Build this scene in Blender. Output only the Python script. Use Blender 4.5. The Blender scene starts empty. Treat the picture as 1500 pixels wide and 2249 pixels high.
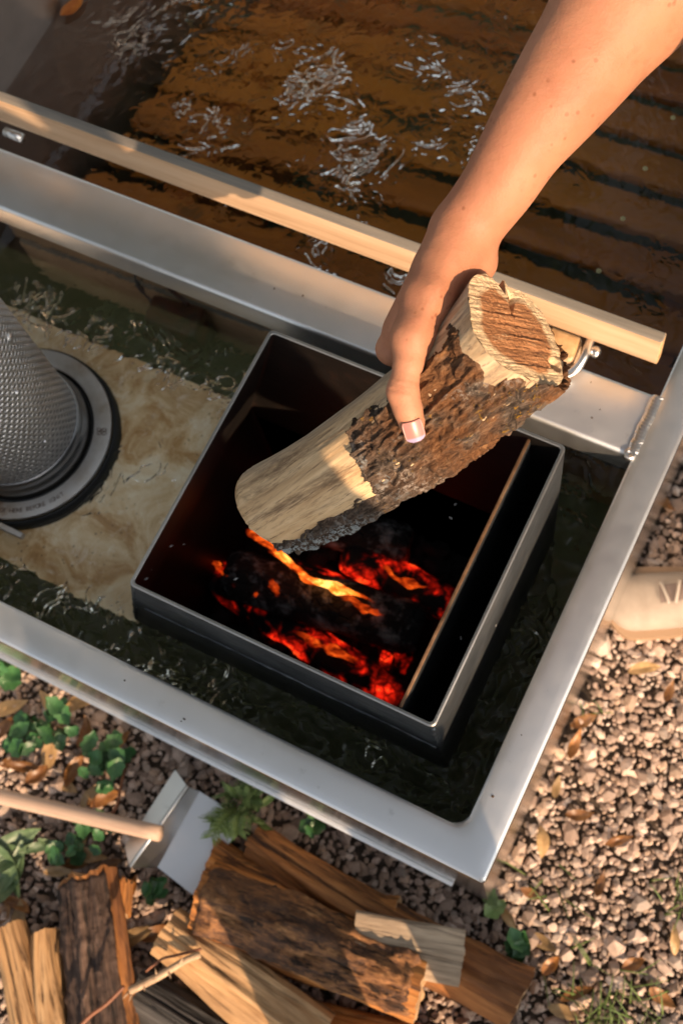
import bpy, bmesh, math, random
import numpy as np
from mathutils import Vector, Matrix
sc = bpy.context.scene
R_ = math.radians

# ------------------------------------------------------------------ camera, sky, sun, exposure
GZ = 0.58                      # rim height of the tub above the ground (metres); most code works with the rim at 0
FPX = 2704.41                  # focal length in pixels of the 1500 px wide photograph
CC = np.array([0.0384, -0.0474, 1.2392])
RM = np.array([[0.8880276862890106, 0.44359626782329986, -0.12095114533325327],
               [0.38450005081603933, -0.8607062138180628, -0.33368326960972816],
               [-0.252124055390694, 0.249814260337985, -0.9348937351512929]])
cd = bpy.data.cameras.new('camera'); cam = bpy.data.objects.new('camera', cd)
sc.collection.objects.link(cam); sc.camera = cam
cd.sensor_fit = 'HORIZONTAL'; cd.sensor_width = 36.0; cd.lens = FPX / 1500 * 36.0
cd.clip_start = 0.02; cd.clip_end = 500
M = Matrix.Identity(4)
for i in range(3):
    M[i][0] = RM[0][i]; M[i][1] = -RM[1][i]; M[i][2] = -RM[2][i]
M[0][3], M[1][3], M[2][3] = CC[0], CC[1], CC[2] + GZ
cam.matrix_world = M
cd.dof.use_dof = True; cd.dof.focus_distance = 0.97; cd.dof.aperture_fstop = 13.0

SUN_AZ = np.array([0.81, -0.585]); SUN_AZ /= np.linalg.norm(SUN_AZ); SUN_EL = 28.5
w = bpy.data.worlds.new('World'); sc.world = w; w.use_nodes = True
nt = w.node_tree; nt.nodes.clear()
sky = nt.nodes.new('ShaderNodeTexSky'); sky.sky_type = 'NISHITA'; sky.sun_disc = False
sky.sun_elevation = R_(SUN_EL); sky.sun_rotation = math.atan2(SUN_AZ[0], SUN_AZ[1]); sky.dust_density = 2.5; sky.air_density = 1.5; sky.ozone_density = 1.2
bg = nt.nodes.new('ShaderNodeBackground'); bg.inputs[1].default_value = 0.112
ow = nt.nodes.new('ShaderNodeOutputWorld')
hs = nt.nodes.new('ShaderNodeHueSaturation'); hs.inputs['Saturation'].default_value = 0.36     # white balance of the photograph
nt.links.new(sky.outputs[0], hs.inputs['Color']); nt.links.new(hs.outputs[0], bg.inputs[0]); nt.links.new(bg.outputs[0], ow.inputs[0])
sl = bpy.data.lights.new('sun', 'SUN'); sl.energy = 5.0; sl.angle = R_(0.5); sl.color = (1.0, 0.70, 0.44)
so = bpy.data.objects.new('sun', sl); sc.collection.objects.link(so)
sd = Vector((SUN_AZ[0] * math.cos(R_(SUN_EL)), SUN_AZ[1] * math.cos(R_(SUN_EL)), math.sin(R_(SUN_EL))))
so.rotation_euler = sd.to_track_quat('Z', 'Y').to_euler(); so.location = sd * 10
vs = sc.view_settings; vs.view_transform = 'Standard'; vs.look = 'None'; vs.gamma = 1.0; vs.exposure = 0.6; vs.use_curve_mapping = False
sc.cycles.use_denoising = True
sc.cycles.max_bounces = 10; sc.cycles.transmission_bounces = 8; sc.cycles.glossy_bounces = 4; sc.cycles.diffuse_bounces = 3
sc.cycles.sample_clamp_indirect = 6.0

def un(px, py, z=None, depth=None):
    """photo pixel -> point (rim at z = 0) on a known height or at a known depth"""
    d = np.array([(px - 750) / FPX, (py - 1124.5) / FPX, 1.0]) @ RM
    t = (z - CC[2]) / d[2] if z is not None else depth
    return CC + d * t
def P(px, py, z): return un(px, py, z=z)
def D(px, py, d): return un(px, py, depth=d)

# ------------------------------------------------------------------ numpy noise
def _hash(ix, iy, iz, seed):
    h = (ix.astype(np.uint32) * np.uint32(374761393) + iy.astype(np.uint32) * np.uint32(668265263)
         + iz.astype(np.uint32) * np.uint32(2147483647) + np.uint32((seed * 974711) & 0xffffffff))
    h = (h ^ (h >> np.uint32(13))) * np.uint32(1274126177)
    h = h ^ (h >> np.uint32(16))
    h = h * np.uint32(2246822519); h = h ^ (h >> np.uint32(15))
    return (h & np.uint32(0xffffff)).astype(np.float64) / float(0xffffff)
def vn(p, seed=0):
    p = np.asarray(p, float); f = np.floor(p); i = f.astype(np.int64); u = p - f; u = u * u * u * (u * (u * 6 - 15) + 10)
    r = 0
    for a in (0, 1):
        for b in (0, 1):
            for c in (0, 1):
                wgt = (u[..., 0] if a else 1 - u[..., 0]) * (u[..., 1] if b else 1 - u[..., 1]) * (u[..., 2] if c else 1 - u[..., 2])
                r = r + wgt * _hash(i[..., 0] + a, i[..., 1] + b, i[..., 2] + c, seed)
    return r * 2 - 1
def fbm(p, oct=4, seed=0, gain=.5, lac=2.03):
    p = np.asarray(p, float); s = 0; a = 1; t = 0
    for k in range(oct):
        s = s + a * vn(p, seed + k * 17); t += a; a *= gain; p = p * lac + 3.7
    return s / t
def ridged(p, oct=4, seed=0):
    p = np.asarray(p, float); s = 0; a = 1; t = 0
    for k in range(oct):
        s = s + a * (1 - np.abs(vn(p, seed + k * 13)) * 1.6); t += a; a *= .5; p = p * 2.1 + 1.3
    return s / t
def st(*a): return np.stack(np.broadcast_arrays(*a), -1)

# ------------------------------------------------------------------ materials (procedural)
MATS = {}
class NB:
    def __init__(s, name):
        s.m = bpy.data.materials.new(name); s.m.use_nodes = True; s.t = s.m.node_tree; s.t.nodes.clear()
        s.out = s.t.nodes.new('ShaderNodeOutputMaterial'); MATS[name] = s.m
        s.b = s.t.nodes.new('ShaderNodeBsdfPrincipled'); s.t.links.new(s.b.outputs[0], s.out.inputs[0])
    def n(s, typ, **kw):
        x = s.t.nodes.new(typ)
        for k, v in kw.items(): setattr(x, k, v)
        return x
    def put(s, sock, v):
        if isinstance(v, bpy.types.NodeSocket): s.t.links.new(v, sock)
        elif isinstance(v, (tuple, list)) and len(v) == 3 and len(sock.default_value) == 4: sock.default_value = (*v, 1)
        else: sock.default_value = v
    def co(s, scale=(1, 1, 1), kind='Object', rot=(0, 0, 0)):
        t = s.n('ShaderNodeTexCoord'); m = s.n('ShaderNodeMapping'); m.inputs['Scale'].default_value = scale; m.inputs['Rotation'].default_value = rot
        s.t.links.new(t.outputs[kind], m.inputs[0]); return m.outputs[0]
    def noise(s, vec, scale, detail=4, rough=.55, dist=0.0, col=False):
        x = s.n('ShaderNodeTexNoise'); s.put(x.inputs['Vector'], vec)
        x.inputs['Scale'].default_value = scale; x.inputs['Detail'].default_value = detail; x.inputs['Roughness'].default_value = rough; x.inputs['Distortion'].default_value = dist
        return x.outputs['Color' if col else 'Fac']
    def voro(s, vec, scale, feat='F1', out='Distance', rnd=1.0):
        x = s.n('ShaderNodeTexVoronoi', feature=feat); s.put(x.inputs['Vector'], vec); x.inputs['Scale'].default_value = scale; x.inputs['Randomness'].default_value = rnd
        return x.outputs[out]
    def ramp(s, f, *stops, interp='LINEAR'):
        x = s.n('ShaderNodeValToRGB'); x.color_ramp.interpolation = interp; e = x.color_ramp.elements
        while len(e) < len(stops): e.new(.5)
        for k, (p, c) in enumerate(stops):
            e[k].position = p; e[k].color = (*c, 1) if isinstance(c, tuple) else (c, c, c, 1)
        s.put(x.inputs[0], f); return x.outputs[0]
    def mix(s, f, a, b, mode='MIX'):
        x = s.n('ShaderNodeMix', data_type='RGBA', blend_type=mode); s.put(x.inputs[0], f); s.put(x.inputs[6], a); s.put(x.inputs[7], b); return x.outputs[2]
    def math(s, op, a, b=0.0, c=0.0):
        x = s.n('ShaderNodeMath', operation=op); s.put(x.inputs[0], a); s.put(x.inputs[1], b); s.put(x.inputs[2], c); return x.outputs[0]
    def mr(s, v, a, b, c=0.0, d=1.0):
        x = s.n('ShaderNodeMapRange'); x.clamp = True
        for k, q in enumerate((v, a, b, c, d)): s.put(x.inputs[k], q)
        return x.outputs[0]
    def attr(s, name, out='Fac'):
        x = s.n('ShaderNodeAttribute', attribute_name=name); return x.outputs[out]
    def bump(s, h, strength=.3, dist=.001, nrm=None):
        x = s.n('ShaderNodeBump'); s.put(x.inputs['Height'], h); x.inputs['Strength'].default_value = strength; x.inputs['Distance'].default_value = dist
        if nrm is not None: s.put(x.inputs['Normal'], nrm)
        s.t.links.new(x.outputs[0], s.b.inputs['Normal']); return x.outputs[0]
    def set(s, **kw):
        for k, v in kw.items(): s.put(s.b.inputs[k.replace('_', ' ')], v)
        return s

def metal(name, col, rough, brushed=(1, 1, 1), stain=.04, bstr=.05):
    b = NB(name); v = b.co(); vb = b.co(brushed)
    n1 = b.noise(v, 9, 5, .6); n2 = b.noise(vb, 60, 3, .6); n3 = b.noise(v, 45, 4, .7)
    c = b.mix(b.ramp(n1, (.35, 0.0), (.75, 1.0)), tuple(x * (1 - stain) for x in col), col)
    c = b.mix(b.mr(n3, .64, .74, 0, .35), c, tuple(x * .6 for x in col))
    b.set(Base_Color=c, Metallic=1.0, Roughness=b.math('ADD', b.mr(n1, .3, .7, rough - .02, rough + .025), b.mr(n2, .3, .7, -.02, .025)))
    sc1 = b.noise(b.co((.02, 1, 1), rot=(0, 0, .5)), 420, 2, .5); sc2 = b.noise(b.co((1, .02, 1), rot=(0, 0, .3)), 420, 2, .5); b.bump(b.math('ADD', b.math('ADD', b.math('MULTIPLY', n2, .4), n1), b.math('MULTIPLY', b.math('MAXIMUM', b.mr(sc1, .68, .74), b.mr(sc2, .68, .74)), .35)), bstr * 1.3, .001); return b
metal('aluminium', (.90, .905, .91), .42)
metal('scoop_steel', (.62, .63, .64), .34)
metal('steel_edge', (.50, .49, .47), .42, stain=.3)
metal('aluminium_side', (.70, .69, .68), .16)
metal('aluminium_dull', (.30, .25, .215), .42, stain=.3)  # oxidised inner metal, with the walls' unlit darkness put into the colour
metal('weld', (.70, .69, .68), .33)
metal('rod_steel', (.72, .70, .68), .3)

b = NB('stove_steel'); v = b.co(); n = b.noise(v, 14, 6, .65); n2 = b.noise(b.co((1, 1, 6)), 30, 4, .6)
c = b.ramp(n, (.25, (.055, .062, .070)), (.55, (.12, .132, .145)), (.8, (.22, .23, .24)))
c = b.mix(b.mr(n2, .6, .72, 0, .55), c, (.16, .10, .06))
b.set(Base_Color=c, Metallic=.75, Roughness=b.mr(n2, .3, .7, .36, .55)); b.bump(n, .25, .0012)

b = NB('soot'); v = b.co(); n = b.noise(v, 22, 5, .6)
b.set(Base_Color=b.ramp(n, (.3, (.004, .0037, .0037)), (.62, (.010, .008, .007)), (.9, (.035, .016, .010))), Roughness=.5, Specular_IOR_Level=.2); b.bump(n, .5, .002)

b = NB('rust_edge'); v = b.co(); n = b.noise(v, 50, 5, .6)
b.set(Base_Color=b.ramp(n, (.3, (.10, .045, .02)), (.6, (.28, .16, .09)), (.8, (.42, .30, .2))), Metallic=.5, Roughness=.5)

b = NB('cream_plate'); v = b.co(); n1 = b.noise(v, 16, 6, .68, .8); n2 = b.noise(v, 42, 5, .75, 1.0); n3 = b.voro(v, 95); n4 = b.noise(v, 8, 3)
c = b.ramp(n1, (.32, (.82, .73, .57)), (.48, (.68, .51, .31)), (.60, (.47, .275, .115)), (.74, (.28, .14, .05)))
c = b.mix(b.mr(n2, .55, .68, 0, .6), c, (.82, .74, .62))
c = b.mix(b.math('MULTIPLY', b.mr(n3, .17, .08, 0, .85), b.mr(n4, .46, .56)), c, (.09, .05, .025))
b.set(Base_Color=c, Roughness=.5); b.bump(n2, .3, .001)

b = NB('flange_steel'); v = b.co(); n1 = b.noise(v, 16, 5, .6); n2 = b.noise(v, 6, 3)
c = b.ramp(n1, (.42, (.58, .56, .53)), (.6, (.46, .41, .35)), (.72, (.26, .14, .07)))
b.set(Base_Color=c, Metallic=.55, Roughness=.45)

b = NB('perforated'); tc = b.n('ShaderNodeTexCoord'); sp = b.n('ShaderNodeSeparateXYZ'); b.t.links.new(tc.outputs['Object'], sp.inputs[0])
ang = b.math('DIVIDE', b.math('ARCTAN2', sp.outputs[1], sp.outputs[0]), 2 * math.pi / 60)
row = b.math('DIVIDE', sp.outputs[2], .0078)
half = b.math('MULTIPLY', b.math('MODULO', b.math('FLOOR', b.math('ADD', row, 200)), 2.0), .5)
fu = b.math('SUBTRACT', b.math('FRACT', b.math('ADD', b.math('ADD', ang, half), 200)), .5); fv = b.math('SUBTRACT', b.math('FRACT', b.math('ADD', row, 200)), .5)
dd = b.math('SQRT', b.math('ADD', b.math('MULTIPLY', fu, fu), b.math('MULTIPLY', b.math('MULTIPLY', fv, fv), .95)))
hole = b.mr(dd, .30, .22); dimple = b.mr(dd, .18, .46, 0, 1)
n = b.noise(tc.outputs['Object'], 14, 4, .6)
b.set(Base_Color=b.mix(hole, b.ramp(n, (.3, (.62, .62, .625)), (.7, (.78, .77, .76))), (.24, .235, .23)), Metallic=b.mr(dd, .30, .22, .85, .3), Roughness=.38)
b.bump(dimple, .9, .0030)
metal('flue_band', (.40, .40, .40), .3, stain=.3)
b = NB('shade_black'); b.set(Base_Color=(.010, .011, .011), Roughness=.55)
b = NB('print_ink'); b.set(Base_Color=(.10, .055, .035), Roughness=.7)

def wood(name, stops, grain=(1, 1, 1), scale=12, rough=.6, grey=None, bs=.35, fine=.5):
    b = NB(name); v = b.co(grain); n1 = b.noise(v, scale, 5, .6, .4); n2 = b.noise(v, scale * 6, 4, .65)
    f = b.math('ADD', b.math('MULTIPLY', n1, 1 - fine * .5), b.math('MULTIPLY', n2, fine * .5))
    c = b.ramp(f, *stops)
    if grey: c = b.mix(b.mr(b.noise(b.co((grain[0], grain[1], grain[2])), scale * .5, 3), .42, .62), c, grey)
    if fine > .6:
        ck = b.noise(b.co((grain[0], grain[1], grain[2] * .7)), scale * 1.6, 4, .7, .6); c = b.mix(b.mr(ck, .54, .66, 0, .95), c, tuple(x * .35 for x in stops[0][1])); pt = b.noise(b.co((1, 1, .4)), 14, 4, .6); c = b.mix(b.mr(pt, .48, .68, 0, .75), c, tuple(x * .9 for x in stops[0][1])); f = b.math('SUBTRACT', f, b.mr(ck, .54, .68, 0, .6))  # dark cracks and patches, deepened so the pile's shadows sit in the colour
    b.set(Base_Color=c, Roughness=rough); b.bump(f, bs, .0025 if fine > .6 else .0015); return b
wood('cedar', ((.3, (.40, .235, .125)), (.5, (.56, .37, .225)), (.7, (.64, .46, .30))), (.06, 1, 1), 40, .62)
wood('cedar_top', ((.3, (.10, .092, .082)), (.5, (.19, .170, .145)), (.7, (.32, .27, .21))), (.05, 1, 1), 45, .7)
wood('cedar_end', ((.3, (.34, .18, .075)), (.55, (.55, .35, .17)), (.75, (.66, .46, .26))), (1, 1, 1), 60, .7)
b = NB('deck_wood'); v = b.co((.10, 1, 1)); n1 = b.noise(v, 24, 5, .6, .6); n2 = b.voro(b.co((.6, 1, 1)), 9); n3 = b.attr('tone')
c = b.ramp(n1, (.3, (.085, .019, .003)), (.5, (.24, .062, .006)), (.72, (.40, .125, .012)))
c = b.mix(b.mr(n2, .16, .08, 0, .85), c, (.05, .02, .008)); c = b.mix(b.math('MULTIPLY', n3, .55), c, (.48, .175, .012))
b.set(Base_Color=c, Roughness=.5); b.bump(n1, .3, .002)
b = NB('tub_floor'); n = b.noise(b.co(), 7, 4); b.set(Base_Color=b.ramp(n, (.3, (.035, .05, .024)), (.7, (.10, .125, .07))), Roughness=.5, Metallic=.15)

# water: clear liquid with a green-brown cast, refracting and reflecting
b = NB('water'); g = b.n('ShaderNodeBsdfGlass'); g.inputs['IOR'].default_value = 1.333; g.inputs['Roughness'].default_value = 0.0
b.put(g.inputs['Color'], (.97, .972, .94))
ac = b.attr('act'); v = b.co(); n1 = b.noise(v, 30, 1.5, .42, 1.3); n2 = b.noise(v, 70, 1, .5, .8); hgt = b.math('MULTIPLY', b.math('ADD', n1, b.math('MULTIPLY', n2, .28)), ac)
n3 = b.noise(v, 24, 2.0, .50, 1.4); n4 = b.noise(v, 9, 3, .55); crest = b.mr(b.math('ABSOLUTE', b.math('SUBTRACT', n3, .5)), 0, .085, 1, 0); crest = b.math('POWER', crest, 1.3)
hgt = b.math('ADD', hgt, b.math('MULTIPLY', b.math('MULTIPLY', crest, b.math('MAXIMUM', b.mr(n4, .47, .62), b.math('MULTIPLY', b.mr(ac, .5, .7), b.mr(n4, .44, .58)))), b.math('MULTIPLY', b.mr(ac, .10, .55), .50)))
bp = b.n('ShaderNodeBump'); b.put(bp.inputs['Height'], hgt); bp.inputs['Strength'].default_value = 1.0; bp.inputs['Distance'].default_value = .010; b.put(g.inputs['Normal'], bp.outputs[0])
df = b.n('ShaderNodeBsdfDiffuse'); b.put(df.inputs[0], b.mix(b.attr('turbid'), (0, 0, 0), (.055, .058, .024))); mxw = b.n('ShaderNodeAddShader')      # turbid: a little light scatters back
b.t.links.new(g.outputs[0], mxw.inputs[0]); b.t.links.new(df.outputs[0], mxw.inputs[1]); b.t.links.new(mxw.outputs[0], b.out.inputs[0])

# skin
b = NB('skin'); v = b.co(); n1 = b.noise(v, 9, 4, .6); n2 = b.noise(v, 130, 3, .6); fr = b.voro(v, 120); fr2 = b.noise(v, 22, 4, .7); pore = b.noise(v, 620, 3, .6)
c = b.ramp(n1, (.3, (.40, .170, .095)), (.55, (.485, .225, .130)), (.75, (.53, .265, .165)))
c = b.mix(b.mr(n2, .45, .7, 0, .25), c, (.50, .20, .13))
fm = b.math('MULTIPLY', b.mr(fr, .24, .12), b.mr(fr2, .50, .60, 0, .8)); c = b.mix(fm, c, (.24, .085, .04)); c = b.mix(b.mr(b.noise(v, 60, 5, .7), .52, .68, 0, .45), c, (.36, .15, .085))
b.set(Base_Color=c, Roughness=.56, Specular_IOR_Level=.35, Subsurface_Weight=.16, Subsurface_Scale=.006)
b.b.inputs['Subsurface Radius'].default_value = (1.0, .35, .2); b.bump(b.math('ADD', b.math('ADD', n2, b.math('MULTIPLY', b.noise(v, 34, 3, .5), 2.0)), pore), .35, .0010)
b = NB('nail'); u = b.attr('tip'); b.set(Base_Color=b.mix(b.mr(u, .76, .84), (.42, .185, .16), (.40, .30, .46)), Roughness=.34)

# fire
b = NB('char'); v = b.co(); n = b.noise(v, 30, 5, .65); cr = b.voro(v, 60, 'DISTANCE_TO_EDGE')
b.set(Base_Color=b.mix(b.mr(n, .50, .66, 0, .9), (.022, .019, .018), (.46, .45, .45)), Roughness=.9); b.bump(b.mr(cr, 0, .12), .8, .003)
b = NB('ember'); v = b.co(); n = b.noise(v, 26, 4, .6, .5); cr = b.voro(v, 62, 'DISTANCE_TO_EDGE'); n2 = b.noise(v, 12, 3)
heat = b.math('MULTIPLY', b.mr(n, .46, .70), b.mr(cr, .0, .10, .25, 1)); heat = b.math('MULTIPLY', heat, b.mr(n2, .42, .58)); heat = b.math('MULTIPLY', heat, b.attr('hot'))
b.set(Base_Color=(.012, .010, .010), Roughness=.9, Emission_Color=b.ramp(heat, (0, (.30, .004, .001)), (.5, (1, .018, .005)), (.95, (1, .085, .012))), Emission_Strength=b.math('MULTIPLY', heat, 1.45)); b.bump(n, .9, .004)
b = NB('flame'); tr = b.n('ShaderNodeBsdfTransparent'); em = b.n('ShaderNodeEmission'); mx = b.n('ShaderNodeMixShader')
h = b.attr('glow'); v = b.co(); n = b.noise(b.co((.6, 1, 1)), 85, 4, .6, .8)
hh = b.math('MULTIPLY', h, b.mr(n, .34, .62, .12, 1))
b.put(em.inputs[0], b.ramp(hh, (0, (.85, .02, .003)), (.4, (1, .10, .008)), (.75, (1, .24, .022)), (1.0, (1, .46, .10)))); b.put(em.inputs[1], b.math('MULTIPLY', hh, 1.9))
b.put(mx.inputs[0], b.mr(hh, .06, .75)); b.t.links.new(tr.outputs[0], mx.inputs[1]); b.t.links.new(em.outputs[0], mx.inputs[2]); b.t.links.new(mx.outputs[0], b.out.inputs[0])
b = NB('ash'); n = b.noise(b.co(), 90, 4); b.set(Base_Color=b.ramp(n, (.3, (.02, .018, .018)), (.7, (.12, .115, .115))), Roughness=1.0)
b = NB('ash_flake'); b.set(Base_Color=(.6, .6, .6), Roughness=.9)

# held log
b = NB('bare_wood'); v = b.co((1, 1, .10)); n1 = b.noise(v, 90, 5, .65, .5); n2 = b.noise(b.co((1, 1, .09)), 260, 4, .75); n3 = b.noise(b.co((1, 1, .18)), 48, 6, .75, .8); gy = b.attr('grey')
c = b.ramp(n1, (.3, (.44, .275, .135)), (.5, (.60, .42, .235)), (.7, (.70, .52, .32)))
c = b.mix(b.mr(n2, .55, .66, 0, .8), c, (.13, .075, .04)); c = b.mix(b.mr(n3, .51, .66, 0, .9), c, (.15, .088, .045))
c = b.mix(b.math('MULTIPLY', gy, .75), c, b.ramp(n1, (.3, (.16, .13, .10)), (.7, (.42, .37, .30))))
b.set(Base_Color=c, Roughness=.68); b.bump(b.math('ADD', n2, n1), .4, .0012)
b = NB('log_bark'); v = b.co((1, 1, .40)); n1 = b.noise(v, 190, 6, .72, .8); n2 = b.noise(b.co(), 210, 5, .7); n3 = b.noise(b.co(), 26, 4, .6); n4 = b.noise(b.co((1, 1, 1), rot=(1, 2, 0)), 20, 5, .62); wm = b.attr('warm'); li = b.attr('lichen')
c = b.ramp(n1, (.28, (.018, .012, .010)), (.43, (.050, .036, .027)), (.57, (.125, .092, .070)), (.75, (.27, .215, .175)))
c = b.mix(b.math('MULTIPLY', b.mr(n3, .42, .58), wm), c, b.ramp(n1, (.3, (.055, .022, .010)), (.55, (.21, .095, .040)), (.8, (.42, .23, .105))))
c = b.mix(b.math('MULTIPLY', b.mr(n4, .54, .60), b.mr(n2, .50, .58, 0, .85)), c, (.36, .30, .255))
c = b.mix(b.math('MULTIPLY', b.mr(n2, .58, .63), b.mr(n3, .52, .44)), c, (.30, .16, .018))
c = b.mix(b.math('MULTIPLY', li, b.mr(n2, .49, .55)), c, (.33, .37, .38))
b.set(Base_Color=c, Roughness=.9, Specular_IOR_Level=.25); b.bump(b.math('ADD', n2, n1), 1.0, .0035)
b = NB('cut_face'); sapw = b.attr('rad'); v = b.co((1, 1, 1)); cx = b.n('ShaderNodeCombineXYZ'); b.put(cx.inputs[0], b.math('MULTIPLY', b.attr('along'), .07)); b.put(cx.inputs[1], b.attr('across')); saw = b.noise(cx.outputs[0], 260, 4, .65); saw2 = b.noise(b.co(), 420, 3, .6); n = b.noise(v, 30, 4)
rr = b.math('ADD', sapw, b.mr(n, .3, .7, -.06, .06))
c = b.mix(b.mr(rr, .72, .80), b.ramp(n, (.3, (.32, .135, .05)), (.7, (.43, .20, .085))), b.ramp(n, (.3, (.62, .44, .25)), (.7, (.74, .57, .36))))
c = b.mix(b.mr(saw, .55, .66, 0, .75), c, (.13, .05, .022)); c = b.mix(b.math('MULTIPLY', b.mr(saw, .44, .36), b.mr(saw2, .48, .6, 0, .7)), c, (.66, .48, .29))
b.set(Base_Color=c, Roughness=.75); b.bump(b.math('ADD', saw, b.math('MULTIPLY', saw2, .5)), .9, .003)

# firewood (grain runs along each piece's own z)
wood('split_orange', ((.28, (.14, .046, .010)), (.45, (.38, .145, .034)), (.62, (.56, .245, .066)), (.8, (.66, .35, .12))), (1, 1, .09), 42, .7, bs=.7, fine=.8)
wood('split_tan', ((.28, (.20, .10, .04)), (.45, (.46, .26, .115)), (.65, (.58, .36, .18)), (.8, (.68, .47, .27))), (1, 1, .09), 42, .7, bs=.6, fine=.8)
wood('split_pale', ((.28, (.22, .15, .095)), (.45, (.40, .295, .20)), (.65, (.50, .385, .27)), (.8, (.60, .48, .35))), (1, 1, .08), 50, .75, bs=.7, fine=.9)
wood('split_brown', ((.28, (.085, .028, .008)), (.45, (.25, .095, .026)), (.62, (.41, .175, .052)), (.8, (.50, .25, .09))), (1, 1, .09), 38, .7, bs=.7, fine=.8)
wood('bark_dark', ((.30, (.018, .010, .008)), (.48, (.065, .038, .028)), (.62, (.13, .078, .055)), (.8, (.23, .12, .07))), (1, 1, .10), 46, .85, bs=1.0, fine=.8)
wood('bark_flaky', ((.30, (.020, .011, .008)), (.45, (.10, .045, .022)), (.56, (.28, .125, .045)), (.68, (.46, .25, .11)), (.82, (.55, .42, .32))), (1, 1, .30), 46, .85, bs=1.0, fine=.8)
wood('grey_log', ((.30, (.018, .017, .017)), (.5, (.06, .055, .052)), (.7, (.13, .12, .115))), (1, 1, .08), 40, .85, bs=.9, fine=.8)
wood('end_grain', ((.3, (.30, .16, .07)), (.6, (.50, .32, .17)), (.8, (.60, .43, .27))), (1, 1, 1), 70, .8, bs=.6)
wood('handle_wood', ((.3, (.33, .22, .16)), (.5, (.47, .33, .245)), (.7, (.56, .41, .31))), (1, 1, .06), 60, .6)
wood('twig', ((.3, (.24, .14, .08)), (.6, (.50, .35, .22)), (.8, (.62, .47, .33))), (1, 1, 1), 90, .7)
wood('twig_red', ((.3, (.13, .045, .02)), (.7, (.26, .10, .045))), (1, 1, 1), 90, .6)

b = NB('gravel'); tn = b.attr('tone', 'Color'); n = b.noise(b.co(), 160, 3); b.set(Base_Color=b.mix(b.mr(n, .3, .7, 0, .35), tn, (.22, .165, .13)), Roughness=.9, Specular_IOR_Level=.3)
b = NB('ground'); v = b.co(); n = b.noise(v, 70, 6, .7); n2 = b.noise(v, 3, 3)
b.set(Base_Color=b.ramp(n, (.3, (.030, .020, .014)), (.55, (.085, .060, .044)), (.75, (.24, .185, .145))), Roughness=.95); b.bump(n, .8, .006)
def leafmat(name, a, c2, spec=.45, scale=60):
    b = NB(name); n = b.noise(b.co(), scale, 4, .6); oi = b.n('ShaderNodeObjectInfo')
    c = b.ramp(n, (.35, a), (.7, c2)); hs = b.n('ShaderNodeHueSaturation'); b.put(hs.inputs['Color'], c); b.put(hs.inputs['Value'], b.mr(oi.outputs['Random'], 0, 1, .65, 1.25))
    b.set(Base_Color=hs.outputs[0], Roughness=spec, Transmission_Weight=0.0); b.b.inputs['Subsurface Weight'].default_value = 0; return b
leafmat('dead_leaf', (.17, .065, .018), (.36, .17, .05)); leafmat('dead_leaf_pale', (.30, .18, .075), (.46, .30, .14))
leafmat('green_leaf', (.022, .085, .024), (.055, .155, .050)); leafmat('light_leaf', (.12, .19, .05), (.20, .28, .09)); leafmat('grey_leaf', (.07, .13, .055), (.15, .22, .11)); leafmat('grass', (.07, .13, .03), (.20, .26, .08))
leafmat('orange_leaf', (.36, .10, .015), (.55, .20, .03))
leafmat('tree_leaf', (.022, .045, .012), (.05, .09, .025)); leafmat('tree_bark', (.05, .035, .025), (.12, .09, .065))
leafmat('stem', (.10, .06, .03), (.16, .11, .05))
b = NB('shoe_leather'); n = b.noise(b.co(), 40, 4); b.set(Base_Color=b.ramp(n, (.3, (.30, .245, .20)), (.7, (.37, .305, .25))), Roughness=.6); b.bump(b.noise(b.co(), 400, 2), .2, .0006)
b = NB('shoe_sole'); b.set(Base_Color=(.34, .22, .135), Roughness=.6)
b = NB('shoe_lace'); b.set(Base_Color=(.42, .36, .31), Roughness=.8)
b = NB('shoe_inside'); b.set(Base_Color=(.20, .15, .13), Roughness=.9)
b = NB('denim'); n = b.noise(b.co(), 200, 3); b.set(Base_Color=b.ramp(n, (.3, (.045, .06, .10)), (.7, (.08, .10, .15))), Roughness=.9)
b = NB('shirt'); n = b.noise(b.co(), 90, 3); b.set(Base_Color=b.ramp(n, (.3, (.10, .10, .10)), (.7, (.14, .14, .14))), Roughness=.9)
b = NB('hair'); b.set(Base_Color=(.05, .028, .016), Roughness=.5)
b = NB('black_plastic'); n = b.noise(b.co(), 30, 3); b.set(Base_Color=b.ramp(n, (.4, (.010, .010, .012)), (.7, (.09, .018, .012))), Roughness=.4)
b = NB('seed'); b.set(Base_Color=(.62, .58, .30), Roughness=.6)
b = NB('dirt'); b.set(Base_Color=(.06, .035, .02), Roughness=.9)

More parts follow.
